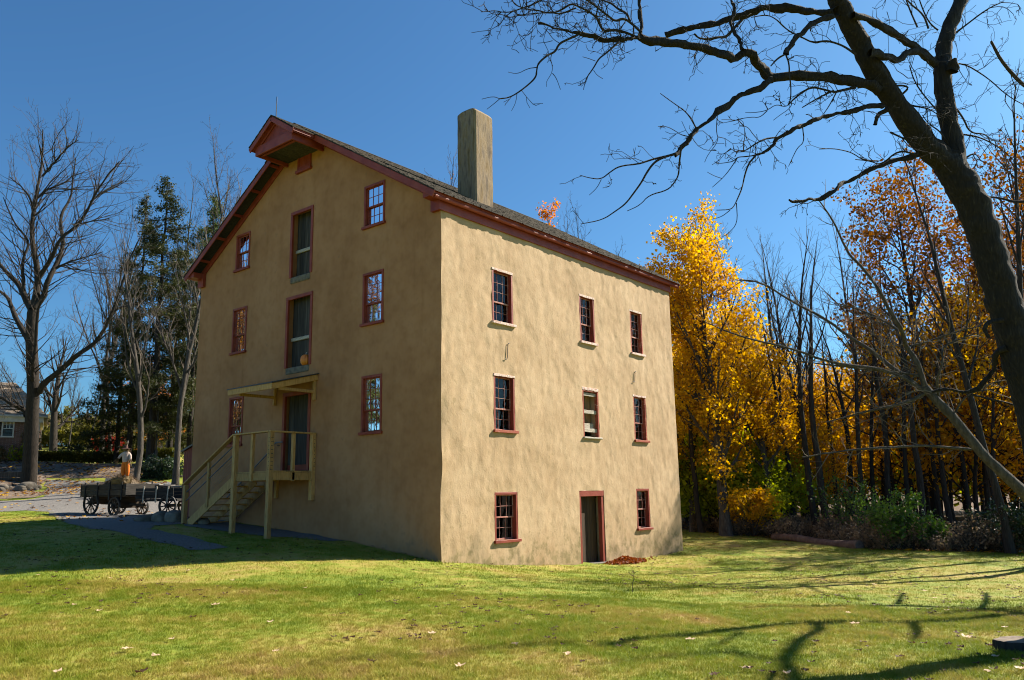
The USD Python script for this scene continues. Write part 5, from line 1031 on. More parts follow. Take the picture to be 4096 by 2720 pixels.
ts_ = thing('bare_tree', 'large bare tree right of the view whose branch shadows cross the lawn', 'tree'); obj('trunk', _bg, BARK, ts_, smooth=True); obj('crown', _sm, TWIG, ts_)

# shrubs along the wood edge
bush(251, 'green_shrub', 'bright green arching shrub at the wood edge beside the log', GREEN, 3500, 33, 1.2, 2.3, 3200, .11, cat='shrub', stems=10)
bush(252, 'green_shrub', 'smaller olive green shrub right of the bright arching one', GREEN, 3640, 33.5, .8, 1.4, 1300, .10, cat='shrub', stems=8)
bush(253, 'evergreen_shrub', 'dark glossy shrub at the right edge of the lawn', DKGREEN, 4060, 31.5, 1.6, 2.2, 5000, .11, cat='shrub', stems=16)
bush(254, 'evergreen_shrub', 'dark shrub between the green shrub and the right edge', DKGREEN, 3840, 33, 1.0, 1.4, 1800, .11, cat='shrub', stems=12)
bush(255, 'green_shrub', 'pale green leggy shrub behind the log', GREEN, 3370, 37.5, 1.0, 3.0, 1100, .12, cat='shrub', stems=7)
br = bush(261, 'brush_clump', 'tan dry brush clump along the edge of the wood', BRUSH, 3320, 36, 1.1, .95, 900, .09, 'brush', 'tan brush clumps along the edge of the wood', 14, twig=TWIG_PALE)
br2 = bush(262, 'brush_clump', 'tan dry brush clump along the edge of the wood', BRUSH, 3080, 39, .9, 1.15, 500, .09, 'brush', 'tan brush clumps along the edge of the wood', 18, twig=TWIG_PALE)
for k in range(110):
    px = rs.uniform(2745, 4200); e = np.interp(px, [2700, 2860, 3105, 3426, 4096, 4400], [41.8, 40.8, 38.8, 33.0, 31.0, 30]) + rs.uniform(0, 5.5) ** 1.0
    dup([br, br2][k % 2], ground_at(px, e), rs.uniform(0, 6.3), (s_ := rs.uniform(.7, 1.25), s_, s_ * rs.uniform(.7, 1.15)))
# fallen log
lg = thing('fallen_log', 'long barkless fallen log at the edge of the lawn before the wood', 'log')
pa, pb = on_ground(3095, 2157, .12), on_ground(3440, 2196, .10)
t_ = np.linspace(0, 1, 14); P_ = pa + (pb - pa) * t_[:, None]; P_[:, 2] += .05 * np.sin(t_ * 7)
obj('log_trunk', bumpy(tube(P_, np.linspace(.15, .20, 14), 12), .04, 3, 8), solid('reddish_log', [(0.05, 0.028, 0.022), (0.11, 0.065, 0.05), (0.16, 0.11, 0.085)], 4, 0.9, 0.5, 10), lg, smooth=50)
obj('branch_stub', tube([P_[4], P_[4] + (.1, -.1, .28)], [.05, .03], 7), BARK, lg)

# ------------------------------------------------------------------ left of the mill: shed, wagons, scarecrow, cottage
# red board shed at the mill's far corner
_s0 = np.array([.12, W + .14, 0]); zs_ = H(.3, W + .5).item() - .1; zt_ = zs_ + 2.62
shd = thing('board_shed', 'narrow red board shed against the far corner of the mill', 'shed', (0, 0, 0))
for k in range(5):
    y = W + .14 + .62 * k / 5; obj('board', cbox((.10, y + .004, zs_), (.135, y + .12, zt_ - .03 * k), .004), SHED_RED, shd)
for k in range(12):
    x = .16 + 1.6 * k / 12; obj('board', cbox((x, W + .145, zs_), (x + .128, W + .18, zt_), .004), SHED_RED, shd)
obj('rear_panel', cbox((.14, W + .70, zs_), (1.76, W + .74, zt_ - .16), .004), SHED_RED, shd)
obj('roof', (np.array([(x, y, z + d) for x in (0.02, 1.9) for y, z in ((W + .06, zt_ + .05), (W + .86, zt_ - .16)) for d in (0, .06)]), np.array([[0, 1, 3], [0, 3, 2], [4, 6, 7], [4, 7, 5], [0, 4, 5], [0, 5, 1], [2, 3, 7], [2, 7, 6], [0, 2, 6], [0, 6, 4], [1, 5, 7], [1, 7, 3]])), SHEET, shd)

def local(origin, ax):
    """a frame whose x runs along ax (horizontal), y to its left"""
    ax = unit(np.array([ax[0], ax[1], 0.0])); ay = np.cross((0, 0, 1.0), ax); o = np.array(origin, float)
    return lambda vf: (o + vf[0][:, :1] * ax + vf[0][:, 1:2] * ay + vf[0][:, 2:3] * np.array([0, 0, 1.0]), vf[1])
def wheel(Fm, x, y, R, parent, mat, n=12, wd=.06):
    """a spoked wooden wheel in the local x-z plane"""
    a = np.linspace(0, 2 * np.pi, 41); ri, ro = R - .075, R - .012
    ring = lambda r0, r1, w: join([(np.stack([x + r * np.cos(a), np.full(41, y + s), R + r * np.sin(a)], 1)[None].repeat(1, 0).reshape(-1, 3), np.zeros((0, 4), int)) for r in (r0, r1) for s in (-w / 2, w / 2)])
    def rim(r0, r1, w):
        v = ring(r0, r1, w)[0]; k = np.arange(40); o = [0, 41, 82, 123]
        q = lambda i, j: np.stack([o[i] + k, o[i] + k + 1, o[j] + k + 1, o[j] + k], 1)
        return v, np.vstack([q(0, 1), q(1, 3), q(3, 2), q(2, 0)])
    w_ = obj('wheel', Fm(rim(ri, ro, wd)), mat, parent)
    obj('tyre', Fm(rim(ro + .001, R, wd + .012)), DARK_IRON, w_)
    hub = tube([(x, y - .13, R), (x, y - .10, R), (x, y + .10, R), (x, y + .13, R)], [.07, .09, .09, .07], 12); obj('hub', Fm(hub), mat, w_)
    for k in range(n):
        t = 2 * np.pi * k / n + .13; p, q = np.array((x + .07 * math.cos(t), y, R + .07 * math.sin(t))), np.array((x + (ri + .01) * math.cos(t), y, R + (ri + .01) * math.sin(t)))
        obj('spoke', Fm(beam(p, q, .045, .035, up=(0, 1, 0))), mat, w_)
    return w_
# wagon: rear wheels at the left, its tongue end nearer to the lens
wa = ground_at(415, 36.3); wd_ = unit(RH * .86 - FH * .51)
wg = thing('farm_wagon', 'old brown farm wagon with spoked wheels on the grass beside the gravel', 'wagon')
wb_ = wa + wd_ * 1.65; wb_[2] = H(wb_[0], wb_[1]).item()
Fw = local(wa + (0, 0, -.02), wd_)
wheel(Fw, 0, 0, .535, wg, WAGON_WOOD, 12); wheel(Fw, 0, 1.35, .535, wg, WAGON_WOOD, 12)
F2 = local(wb_ + (0, 0, -.03), wd_); wheel(F2, 0, 0, .40, wg, WAGON_WOOD, 10); wheel(F2, 0, 1.35, .40, wg, WAGON_WOOD, 10)
obj('axle', Fw(cbox((-.06, -.05, .47), (.06, 1.4, .60))), WAGON_WOOD, wg); obj('axle', F2(cbox((-.06, -.05, .33), (.06, 1.4, .48))), WAGON_WOOD, wg)
obj('reach_pole', Fw(beam((-.3, .68, .50), (2.7, .68, .40), .10, .10)), WAGON_WOOD, wg)
obj('bolster', Fw(cbox((-.07, .05, .60), (.07, 1.3, .78))), WAGON_WOOD, wg); obj('bolster', F2(cbox((-.07, .05, .48), (.07, 1.3, .82))), WAGON_WOOD, wg)
zb0, zb1 = .80, .80
for k in range(5): obj('floor_board', Fw(cbox((-.75, .02 + .262 * k, .78), (2.35, .27 + .262 * k, .82))), WAGON_WOOD, wg)
for y in (.0, 1.33):
    for k in range(2): obj('side_board', Fw(cbox((-.75, y - .02, .83 + .235 * k), (2.35, y + .02, 1.055 + .235 * k))), WAGON_WOOD, wg)
    for xx in (-.45, .45, 1.3, 2.15): obj('stake', Fw(beam((xx, y - .045 if y < .5 else y + .045, .62), (xx + .02, y - .05 if y < .5 else y + .05, 1.38), .07, .04, up=(0, 1, 0))), CART_WOOD, wg)
obj('end_board', Fw(cbox((-.80, -.03, .78), (-.755, 1.36, 1.36))), CART_WOOD, wg); obj('end_board', Fw(cbox((2.355, -.02, .82), (2.40, 1.35, 1.30))), CART_WOOD, wg)
# dark cart behind and right of it
ca = ground_at(655, 35.0); cd_ = unit(RH * .97 - FH * .22)
ct = thing('dark_cart', 'blackened flat cart with plank sides between the wagon and the stair', 'cart')
Fcart = local(ca, cd_)
wheel(Fcart, .72, -.05, .42, ct, CART_WOOD, 10); wheel(Fcart, .72, 1.25, .42, ct, CART_WOOD, 10)
obj('axle', Fcart(cbox((.66, -.1, .36), (.78, 1.3, .48))), CART_WOOD, ct); obj('bed', Fcart(cbox((-.85, -.02, .60), (1.12, 1.22, .70))), CART_WOOD, ct)
for k in range(3): obj('side_board', Fcart(cbox((-.85, -.05, .71 + .15 * k), (.95, -.01, .85 + .15 * k))), CART_WOOD, ct); obj('side_board', Fcart(cbox((-.85, 1.2, .71 + .15 * k), (.95, 1.24, .85 + .15 * k))), CART_WOOD, ct)
for xx in (-.45, .15, .7): obj('stake', Fcart(beam((xx, -.075, .55), (xx + .03, -.08, 1.22), .06, .04, up=(0, 1, 0))), GREY_WOOD, ct)
obj('tongue', Fcart(beam((.9, .6, .62), (1.9, .6, .60), .09, .09)), CART_WOOD, ct)
# straw heap and bale on the wagon
rr = np.random.default_rng(31)
hp = thing('cornstalk_heap', 'heap of brown dry stalks piled along the wagon bed', 'heap')
u, v_ = np.meshgrid(np.linspace(-.6, 2.25, 34), np.linspace(.08, 1.26, 16), indexing='ij'); hh = .30 + .55 * np.exp(-((u - 1.15) / .75) ** 2) * np.sin(np.pi * (v_ - .04) / 1.26) + .10 * meshkit.noise(np.stack([u * 5, v_ * 5, u * 0], -1), 4)
P_ = np.stack([u, v_, .84 + hh * np.clip(np.minimum(u + .6, 2.25 - u) / .4, 0.1, 1)], -1).reshape(-1, 3)
i, j = np.meshgrid(np.arange(33), np.arange(15), indexing='ij'); i, j = i.ravel(), j.ravel()
core = (P_, np.stack([i * 16 + j, (i + 1) * 16 + j, (i + 1) * 16 + j + 1, i * 16 + j + 1], 1))
obj('heap_core', Fw(core), BRUSH, hp, smooth=True)
ln = []
for k in range(900):
    c = P_[rr.integers(len(P_))] + (0, 0, .01); d = rr.normal(size=3) * (1, .6, .22); d /= np.linalg.norm(d); ln.append(np.array([c - d * .16, c + (0, 0, .03), c + d * .16]))
obj('stalk', Fw(tubes(ln, [np.array([.006, .006, .004])] * len(ln), 3)), BRUSH, hp).SetCustomDataByKey('kind', 'stuff')
by = thing('hay_bale', 'small pale hay bale on the near side of the wagon', 'hay bale')
bv, bf = cbox((1.30, -.02, 1.26), (2.15, .42, 1.56), .06); tm = trimesh.Trimesh(bv, bf)
for _ in range(3): tm = tm.subdivide()
vv = np.array(tm.vertices); vv += .05 * (np.stack([meshkit.noise(vv * 9 + q, q) for q in range(3)], -1) - .5)
obj('bale_core', Fw((vv, tm.faces)), STRAW, by, smooth=True); ln = []
for k in range(700):
    c = vv[rr.integers(len(vv))]; d = rr.normal(size=3) * (1, .5, .5); d /= np.linalg.norm(d); ln.append(np.array([c - d * .05, c + d * .02 + rr.normal(0, .01, 3), c + d * .09]))
obj('straw', Fw(tubes(ln, [np.array([.004, .004, .003])] * len(ln), 3)), STRAW, by).SetCustomDataByKey('kind', 'stuff')
# scarecrow standing on the bale: orange trousers, pale shirt, dark hat, straw at hands and crown
sc = thing('scarecrow', 'straw stuffed scarecrow in pale shirt and orange trousers on the hay bale', 'scarecrow')
o = Fw((np.array([[1.80, .30, 1.52]]), None))[0][0]; Fs = local(o, RH)
def blob(ps, rads_, mat, name, k=14, par=sc): return obj(name, Fs(tube(rounded(np.array(ps, float), 2), np.interp(np.linspace(0, 1, len(rounded(np.array(ps, float), 2))), np.linspace(0, 1, len(rads_)), rads_), k)), mat, par, smooth=True)
blob([(0, 0, -.2), (0, .02, .5), (0, .02, 1.2), (.02, .02, 1.62)], [.025, .025, .02, .012], GREY_WOOD, 'pole', 8)
tr_ = blob([(-.07, 0, .14), (-.08, -.01, .34), (-.06, 0, .58), (-.01, 0, .74)], [.06, .10, .115, .13], CLOTH_ORANGE, 'trousers')
blob([(.10, 0, .12), (.10, -.01, .34), (.07, 0, .58), (.01, 0, .74)], [.05, .095, .115, .13], CLOTH_ORANGE, 'trouser_leg')
blob([(0, 0, .70), (0, -.01, .88), (.0, -.02, 1.05), (-.02, -.02, 1.16)], [.13, .155, .15, .07], CLOTH_WHITE, 'shirt')
blob([(.08, 0, 1.08), (.20, -.03, .95), (.20, -.06, .80)], [.075, .065, .05], CLOTH_WHITE, 'sleeve'); blob([(-.10, 0, 1.08), (-.24, -.03, .98), (-.30, -.05, .86)], [.075, .06, .045], CLOTH_WHITE, 'sleeve')
blob([(-.03, -.02, 1.12), (-.04, -.03, 1.20), (-.04, -.03, 1.32), (-.04, -.02, 1.36)], [.06, .09, .085, .03], STRAW, 'head')
obj('hat', Fs(join([turn(lathe([(0, 1.29), (.20, 1.265), (.205, 1.275), (.10, 1.30), (.09, 1.40), (.05, 1.42), (0, 1.42)], 22), 0, (-.04, -.03, 0))])), CLOTH_DARK, sc, smooth=40)
ln = []
for c, nn_, dn in (((-.32, -.06, .84), 60, (-.5, 0, -1)), ((.20, -.07, .78), 40, (.1, 0, -1)), ((-.07, 0, .12), 40, (0, 0, -1)), ((.10, 0, .10), 40, (0, 0, -1)), ((-.02, -.02, 1.40), 50, (0, 0, 1)), ((.04, -.06, 1.22), 40, (.6, -.2, -.5))):
    for k in range(nn_): d = unit(np.array(dn) + rr.normal(0, .35, 3)) * rr.uniform(.10, .24); q = np.array(c) + rr.normal(0, .02, 3); ln.append(np.array([q, q + d * .5, q + d + (0, 0, -.02)]))
obj('straw', Fs(tubes(ln, [np.array([.006, .005, .003])] * len(ln), 3)), STRAW, sc).SetCustomDataByKey('kind', 'stuff')
# weathered timber frame behind the wagon
tb1 = ground_at(475, 42.5); Ft = local(tb1, RH)
tf_ = thing('weathered_timbers', 'low weathered timber frame behind the wagon on the gravel', 'timbers')
obj('beam', Ft(cbox((-.52, 0, .30), (.72, .22, .56))), GREY_WOOD, tf_); obj('beam', Ft(cbox((-.30, .28, .86), (1.0, .48, 1.04))), GREY_WOOD, tf_)
for xx in (-.12, .45, .9): obj('post', Ft(cbox((xx, .30, -.05), (xx + .14, .46, .86))), CART_WOOD, tf_)
for xx in (-.42, .5): obj('foot', Ft(cbox((xx, .02, -.05), (xx + .2, .2, .30))), CART_WOOD, tf_)
# stone wall with pale cap, left of the shed
sw = thing('stone_wall', 'low rough stone wall with pale capstones left of the red shed', 'wall')
rw = np.random.default_rng(41); s0 = ground_at(600, 44); 
for row in range(2):
    x = -.2 + .1 * row; k = 0
    while x < 2.3:
        w_ = rw.uniform(.22, .5); hgt = .27 + .05 * rw.random(); p = s0 + RH * (x + w_ / 2) + FH * rw.normal(0, .02); z = H(p[0], p[1]).item() - .05 + row * .27
        v, f = rock(rw, w_ / 2, .22, hgt / 2, 50 + row * 20 + k, 2, .12); obj('stone', turn((v, f), math.atan2(RH[1], RH[0]), (p[0], p[1], z + hgt / 2)), STONE, sw, smooth=True); x += w_ * .97; k += 1
for k in range(4):
    p = s0 + RH * (-.1 + .62 * k + .3); z = H(p[0], p[1]).item() + .50; v, f = cbox((-.33, -.28, 0), (.31, .28, .09), .02); obj('capstone', turn((v + .02 * rw.normal(size=v.shape), f), math.atan2(RH[1], RH[0]), (p[0], p[1], z)), CONCRETE, sw)
# boulders between the path and the stair foot
for q, (px, py, sx, sy, sz, lab) in enumerate([(594, 2085, .46, .30, .15, 'flat grey boulder, leftmost of the row before the carts'), (645, 2087, .30, .28, .22, 'round grey boulder between the flat one and the big one'), (700, 2088, .36, .32, .25, 'big grey boulder touching the foot of the stair'), (812, 2096, .28, .2, .13, 'small pale stone under the stair treads')]):
    p = on_ground(px, py); b_ = thing('boulder', lab, 'boulder', (p[0], p[1], p[2] + sz * .55), .4 * q)
    obj('stone', rock(rw, sx, sy, sz, 60 + q, 3, .18), STONE, b_, smooth=True)
# lamp post with a gooseneck lantern
lb = ground_at(652, 57); lp = thing('lamp_post', 'black gooseneck lamp post beyond the dark shrubs', 'street lamp', lb)
Fl = local((0, 0, 0), RH)
obj('pole', Fl(join([tube([(0, 0, -.1), (0, 0, .9), (0, 0, .95), (0, 0, 3.6)], [.11, .10, .06, .05], 10)])), DARK_IRON, lp, smooth=40)
a = np.linspace(np.pi, .0, 12); obj('arm', Fl(tube(np.c_[.28 + .28 * np.cos(a), np.zeros(12), 3.6 + .45 * np.sin(a)], .025, 8)), DARK_IRON, lp, smooth=True)
obj('lantern', Fl(turn(lathe([(.02, 3.62), (.04, 3.52), (.10, 3.48), (.20, 3.33), (.20, 3.30), (.09, 3.36), (0, 3.36)], 18), 0, (.56, 0, 0))), DARK_IRON, lp, smooth=40)
a2 = thing('utility_cover', 'pale square utility post at the left of the red shed', 'utility box', ground_at(716, 54)); obj('cover', Fl(cbox((-.12, -.1, -.1), (.12, .1, .75), .03)), CONCRETE, a2)

# brick cottage
co = ground_at(193, 58.5); Fc0 = local(co, RH * .866 + FH * .499)                        # x to the right, y away from the lens; the corner is the origin
cg = thing('brick_cottage', 'brick cottage with tan shingled hip roof and white trim at the left edge', 'house')
Hw, Lc, Dc = 3.12, 9.5, 7.0
def fl_box(a, b, c=.01): return Fc0(cbox(a, b, c))
obj('wall', fl_box((-Lc, .02, -1.2), (-2.32, .3, Hw)), BRICK, cg); obj('wall', fl_box((-1.58, .02, -1.2), (-.3, .3, Hw)), BRICK, cg); obj('wall', fl_box((-2.32, .02, -1.2), (-1.58, .3, 1.70)), BRICK, cg); obj('wall', fl_box((-2.32, .02, 2.80), (-1.58, .3, Hw)), BRICK, cg)
obj('wall', fl_box((-.32, .3, -1.2), (-.02, Dc, Hw)), BRICK, cg); obj('wall', fl_box((-Lc, Dc, -1.2), (-.02, Dc + .3, Hw)), BRICK, cg)
obj('pier', fl_box((-.55, -.12, -.6), (-.22, .02, Hw - .3)), BRICK, cg); obj('corner_post', fl_box((-.21, -.10, -.6), (-.03, .06, Hw)), WHITE, cg)
obj('eave_board', fl_box((-Lc, -.25, Hw - .42), (.16, .0, Hw - .02)), WHITE, cg); obj('eave_board', fl_box((-.03, .0, Hw - .42), (.16, Dc, Hw - .02)), WHITE, cg); obj('gutter', fl_box((-Lc, -.42, Hw - .06), (.40, -.24, Hw + .06)), WHITE, cg)
wn = obj('window', join([fl_box((-2.33, -.02, 1.7), (-2.24, .12, 2.8)), fl_box((-1.66, -.02, 1.7), (-1.57, .12, 2.8)), fl_box((-2.36, -.05, 1.62), (-1.54, .12, 1.72)), fl_box((-2.33, -.02, 2.72), (-1.57, .12, 2.82))]), WHITE, cg)
obj('rail', fl_box((-2.24, .02, 2.22), (-1.66, .08, 2.28)), WHITE, wn)
for xx in (-2.05, -1.85): obj('muntin', fl_box((xx - .02, .03, 2.28), (xx + .02, .07, 2.72)), WHITE, wn)
obj('muntin', fl_box((-2.24, .035, 2.49), (-1.66, .065, 2.52)), WHITE, wn); obj('pane', fl_box((-2.24, .045, 1.72), (-1.66, .05, 2.72), .001), GLASS, wn)
for k in range(3): obj('lintel_board', fl_box((-4.4, -.03, 2.15 + .2 * k), (-2.36, .015, 2.33 + .2 * k)), DARK_WOOD, cg)
rh = 2.85; ry = 4.0
nC = 17
for k in range(nC):                                                 # courses of the front slope, narrowing at the hip
    s0_, s1_ = k / nC, (k + 1.25) / nC; xs = [-Lc - .3]; parts = []
    xr = lambda s: .42 - s * 2.3
    while xs[-1] < xr(s0_): xs.append(xs[-1] + rr.uniform(.22, .45))
    xs[-1] = xr(s0_)
    for a, b in zip(xs[:-1], xs[1:]):
        if b - a < .05: continue
        h_ = rr.uniform(.02, .05); yb0, yb1 = -.42 + s0_ * (ry + .42), -.42 + min(1, s1_) * (ry + .42); z0_, z1_ = Hw + rh * s0_, Hw + rh * min(1, s1_)
        b1_ = min(b - .01, xr(min(1, s1_)))
        parts.append((np.array([(a, yb0, z0_), (b - .01, yb0, z0_), (max(a, b1_) if b1_ > a else a + .01, yb1, z1_), (a, yb1, z1_), (a, yb0, z0_ + h_), (b - .01, yb0, z0_ + h_)]), np.array([[0, 1, 5, 4], [4, 5, 2, 3]])))
    obj('shingle_course', Fc0(join(parts)), COTTAGE_ROOF, cg)
obj('roof', Fc0((np.array([(.42, -.42, Hw - .01), (.42, 2 * ry + .42, Hw - .01), (-1.88, ry, Hw + rh - .01), (-Lc - .3, ry, Hw + rh - .01), (-Lc - .3, 2 * ry + .42, Hw), (-Lc - .3, -.42, Hw - .01)]), np.array([[0, 1, 2], [2, 1, 4], [2, 4, 3], [0, 2, 3], [0, 3, 5]]))), COTTAGE_ROOF, cg)
tips = [np.stack([rr.uniform(-5.2, -2.5, 300), np.full(300, -.06), 2.2 * rr.random(300) ** 1.4 - .2], 1), np.stack([-.45 + rr.normal(0, .28, 260), np.full(260, -.2), 2.3 * rr.random(260) - .2], 1), np.stack([rr.normal(-2.4, .5, 160), np.full(160, -.12), 1.2 * rr.random(160) ** 1.3 - .2], 1)]
vn = thing('wall_vine', 'dry tan and yellow climbing vine on the cottage front', 'vine'); obj('foliage', Fc0(leaves(rr, tips, 5200, .13, .10)), STRAW, vn)
bush(141, 'bush', 'yellow-green bush below the cottage window', LIME, 140, 57.6, .55, 1.1, 700, .12, stems=8)
vs = [np.array([[x, -.04, -.3], [x + rr.normal(0, .15), -.05, 1], [x + rr.normal(0, .3), -.04, 2]]) for x in (-4.8, -3.6, -2.9, -.5, -.35)]; obj('stem', Fc0(tubes(vs, [np.array([.03, .02, .01])] * 5, 5)), BARK_GREY, vn)
for k in range(3): pass
stp = thing('stone_steps', 'pale stone steps in front of the brick cottage', 'steps')
for k in range(3): obj('step', fl_box((-6.0, -1.6 + .45 * k, -.55), (-2.3 - .35 * k, -1.15 + .45 * k, -.33 + .2 * k), .03), CONCRETE, stp)
rail = thing('porch_rail', 'dark iron railing before the cottage wall', 'railing'); 
for k in range(9): obj('baluster', Fc0(tube([(-5.4 + .27 * k, -.55, -.2), (-5.4 + .27 * k, -.55, .85)], .015, 6)), DARK_IRON, rail)
for z in (.05, .85): obj('rail', Fc0(tube([(-5.6, -.55, z), (-3.1, -.55, z)], .02, 6)), DARK_IRON, rail)
# low dark retaining wall and the stones around the big tree's foot
rwp = ground_at(175, 50.5); Fr = local(rwp, RH)
rt = thing('retaining_wall', 'low dark plank-faced retaining wall with a pale end post', 'wall')
for k in range(3): obj('plank', Fr(cbox((-4.5, 0, -.35 + .34 * k), (-.02, .10, -.03 + .34 * k))), DARK_WOOD, rt)
obj('end_post', Fr(cbox((0, -.25, -.5), (.16, .14, .72))), CONCRETE, rt)
for q in range(16):
    px = [20, 45, 70, 95, 140, 165, 185, 205, 30, 60, 150, 170, 10, -15, 120, 200][q]; D = 47.2 + .35 * (q % 4) - (.8 if q > 7 else 0); sz = [.42, .22, .3, .18, .34, .5, .3, .22, .2, .26, .2, .25, .5, .4, .18, .16][q]; p = ground_at(px, D)
    sn = thing('field_stone', 'grey field stone laid around the foot of the spreading bare tree', 'stone', (p[0], p[1], p[2] + sz * .3), q * 1.3, 'stones around the foot of the spreading bare tree'); obj('stone', rock(rw, sz, sz * .8, sz * .65, 80 + q, 2, .2), STONE, sn, smooth=True)

# ------------------------------------------------------------------ small things on the lawn
sp_ = on_ground(4085, 2610); su = thing('tree_stump', 'low sawn tree stump at the right edge of the lawn', 'stump', (sp_[0], sp_[1], sp_[2] - .04))
a = np.linspace(0, 2 * np.pi, 29)[:-1]; R_ = .27 * (1 + .10 * np.sin(3 * a + 1) + .06 * np.sin(7 * a)); prof = [(1.18, 0), (1.03, .07), (1.0, .17), (.97, .185)]
v = np.vstack([np.stack([R_ * s * np.cos(a), R_ * s * np.sin(a), np.full(28, z)], 1) for s, z in prof]); k = np.arange(28); k2 = (k + 1) % 28
obj('stump_bark', (v, np.vstack([np.stack([r * 28 + k, r * 28 + k2, (r + 1) * 28 + k2, (r + 1) * 28 + k], 1) for r in range(3)])), BARK, su)
vt = np.vstack([np.stack([R_ * .965 * np.cos(a), R_ * .965 * np.sin(a), np.full(28, .187)], 1), [[0, 0, .178]]]); obj('cut_face', (vt, np.stack([k, k2, np.full(28, 28)], 1)), solid('sawn_stump_face', [(0.07, 0.05, 0.035), (0.15, 0.115, 0.085), (0.22, 0.18, 0.14)], 9, 0.9, 0.5, 30), su)
def leaf_mesh(seed, size=.09):
    """one curled, lobed dry leaf"""
    r = np.random.default_rng(seed); n = 18; a = np.linspace(0, 2 * np.pi, n + 1)[:-1]; rad_ = size * .5 * (.80 + .14 * np.cos(5 * a) + .10 * np.cos(3 * a + seed)) * r.uniform(.75, 1.2, n); p = np.stack([rad_ * np.cos(a), rad_ * np.sin(a) * .85], 1)
    cu = r.uniform(4, 9); z = cu * (p[:, 0] ** 2 * r.uniform(.3, 1) + p[:, 1] ** 2) + r.normal(0, size * .05, n); v = np.vstack([[[0, 0, 0]], np.c_[p, z]]); k = np.arange(n)
    return v, np.stack([np.zeros(n, int), 1 + k, 1 + (k + 1) % n], 1)
lpile = on_ground(2500, 2248); pl = thing('leaf_pile', 'heap of rust-brown leaves beside the side door', 'leaf pile', lpile)
tips = [np.c_[rr.normal(0, .45, 2000), rr.normal(0, .16, 2000), np.zeros(2000)]]; tt = tips[0]; tt = tt @ np.array([[1, 0, 0], [0, 1, 0], [0, 0, 1.0]])
tt[:, 2] = .16 * np.exp(-(tt[:, 0] / .45) ** 2 - (tt[:, 1] / .2) ** 2) * rr.random(2000) ** .5 + .01
hv, hf = leaves(rr, [tt], 2400, .10, .016); obj('foliage', turn((hv, hf), 0), leafy('rust_heap_leaves', [(0.20, 0.055, 0.018), (0.38, 0.13, 0.04), (0.52, 0.24, 0.10)], .3), pl); pl.SetCustomDataByKey('kind', 'stuff')
Wt = Wood(71, .004); Wt.grow(on_ground(2530, 2370, -.03), (.05, -.15, 1), .5, .009, 0, [dict(seg=.1, wander=.18, up=.1, dens=6, lo=.3, ang=45, ratio=.4), dict(seg=.08, wander=.2, up=0, dens=1, lo=.2, ang=45, ratio=.5)])
sprig = thing('dead_sprig', 'bent bare sprig sticking up from the lawn before the side door', 'twig'); obj('stem', tubes(Wt.lines, Wt.rads, 5), BARK, sprig)

# fallen leaves: the big ones are things
protos = {}
pts = [(150, 2308), (262, 2318), (755, 2290), (296, 2430), (1655, 2515), (1730, 2545), (1080, 2500), (1950, 2455), (685, 2570), (230, 2702), (560, 2705), (1840, 2680), (2270, 2630), (2790, 2488), (3395, 2460), (3420, 2505), (3100, 2578), (3790, 2450), (3980, 2640), (2860, 2715), (2985, 2690), (3150, 2710), (3640, 2300), (3970, 2310), (4040, 2348), (3470, 2350), (3500, 2345), (4020, 2520), (3830, 2545), (3870, 2560), (2760, 2570), (3455, 2580), (930, 2330), (440, 2320), (1370, 2465), (1220, 2360), (860, 2430), (1490, 2660), (2060, 2590), (1100, 2620), (3960, 2395), (4060, 2330), (3270, 2330), (3350, 2390), (3700, 2370), (3740, 2400), (3600, 2640), (3950, 2700), (4080, 2690), (2330, 2660), (505, 2610), (395, 2455), (770, 2480), (620, 2640)]
rl = random.Random(5)
for q, (px, py) in enumerate(pts):
    p = on_ground(px, py, .04); pale = q % 3 != 1; key = (q % 5, pale)
    sz = rl.uniform(.8, 1.4)
    lab, grp = ('pale curled dry leaf lying on the grass', 'pale dry leaves on the lawn') if pale else ('brown curled dry leaf lying on the grass', 'brown dry leaves on the lawn')
    if key not in protos:
        t = thing('fallen_leaf', lab, 'leaf', p, rl.uniform(0, 6.3), grp, sz); obj('blade', leaf_mesh(q, .115), PALELEAF if pale else DRYLEAF, t, smooth=True); protos[key] = t
    else: dup(protos[key], p, rl.uniform(0, 6.3), sz)

# ---- scattered: grass blades, small leaf litter
def instancer(name, protos_, P, idx, yaw, sc, label, cat, tilt=None):
    pi = UsdGeom.PointInstancer.Define(stage, path_for(name, None)); pp = pi.GetPath()
    rels = []
    for k, (mesh_, mt) in enumerate(protos_):
        m_ = usdkit.mesh(stage, f'{pp}/tuft_{k:03d}' if k else f'{pp}/tuft', mesh_, mt); rels.append(m_.GetPath())
    pi.CreatePrototypesRel().SetTargets(rels)
    pi.CreatePositionsAttr(Vt.Vec3fArray.FromNumpy(P.astype(np.float32))); pi.CreateProtoIndicesAttr(Vt.IntArray.FromNumpy(idx.astype(np.int32)))
    h = yaw / 2; q = np.stack([np.cos(h), np.zeros_like(h), np.zeros_like(h), np.sin(h)], 1)
    pi.CreateOrientationsAttr(Vt.QuathArray([Gf.Quath(float(a), float(b), float(c), float(d)) for a, b, c, d in q]))
    pi.CreateScalesAttr(Vt.Vec3fArray.FromNumpy(np.repeat(sc[:, None], 3, 1).astype(np.float32)))
    tag(pi.GetPrim(), label, cat, None, 'stuff'); return pi
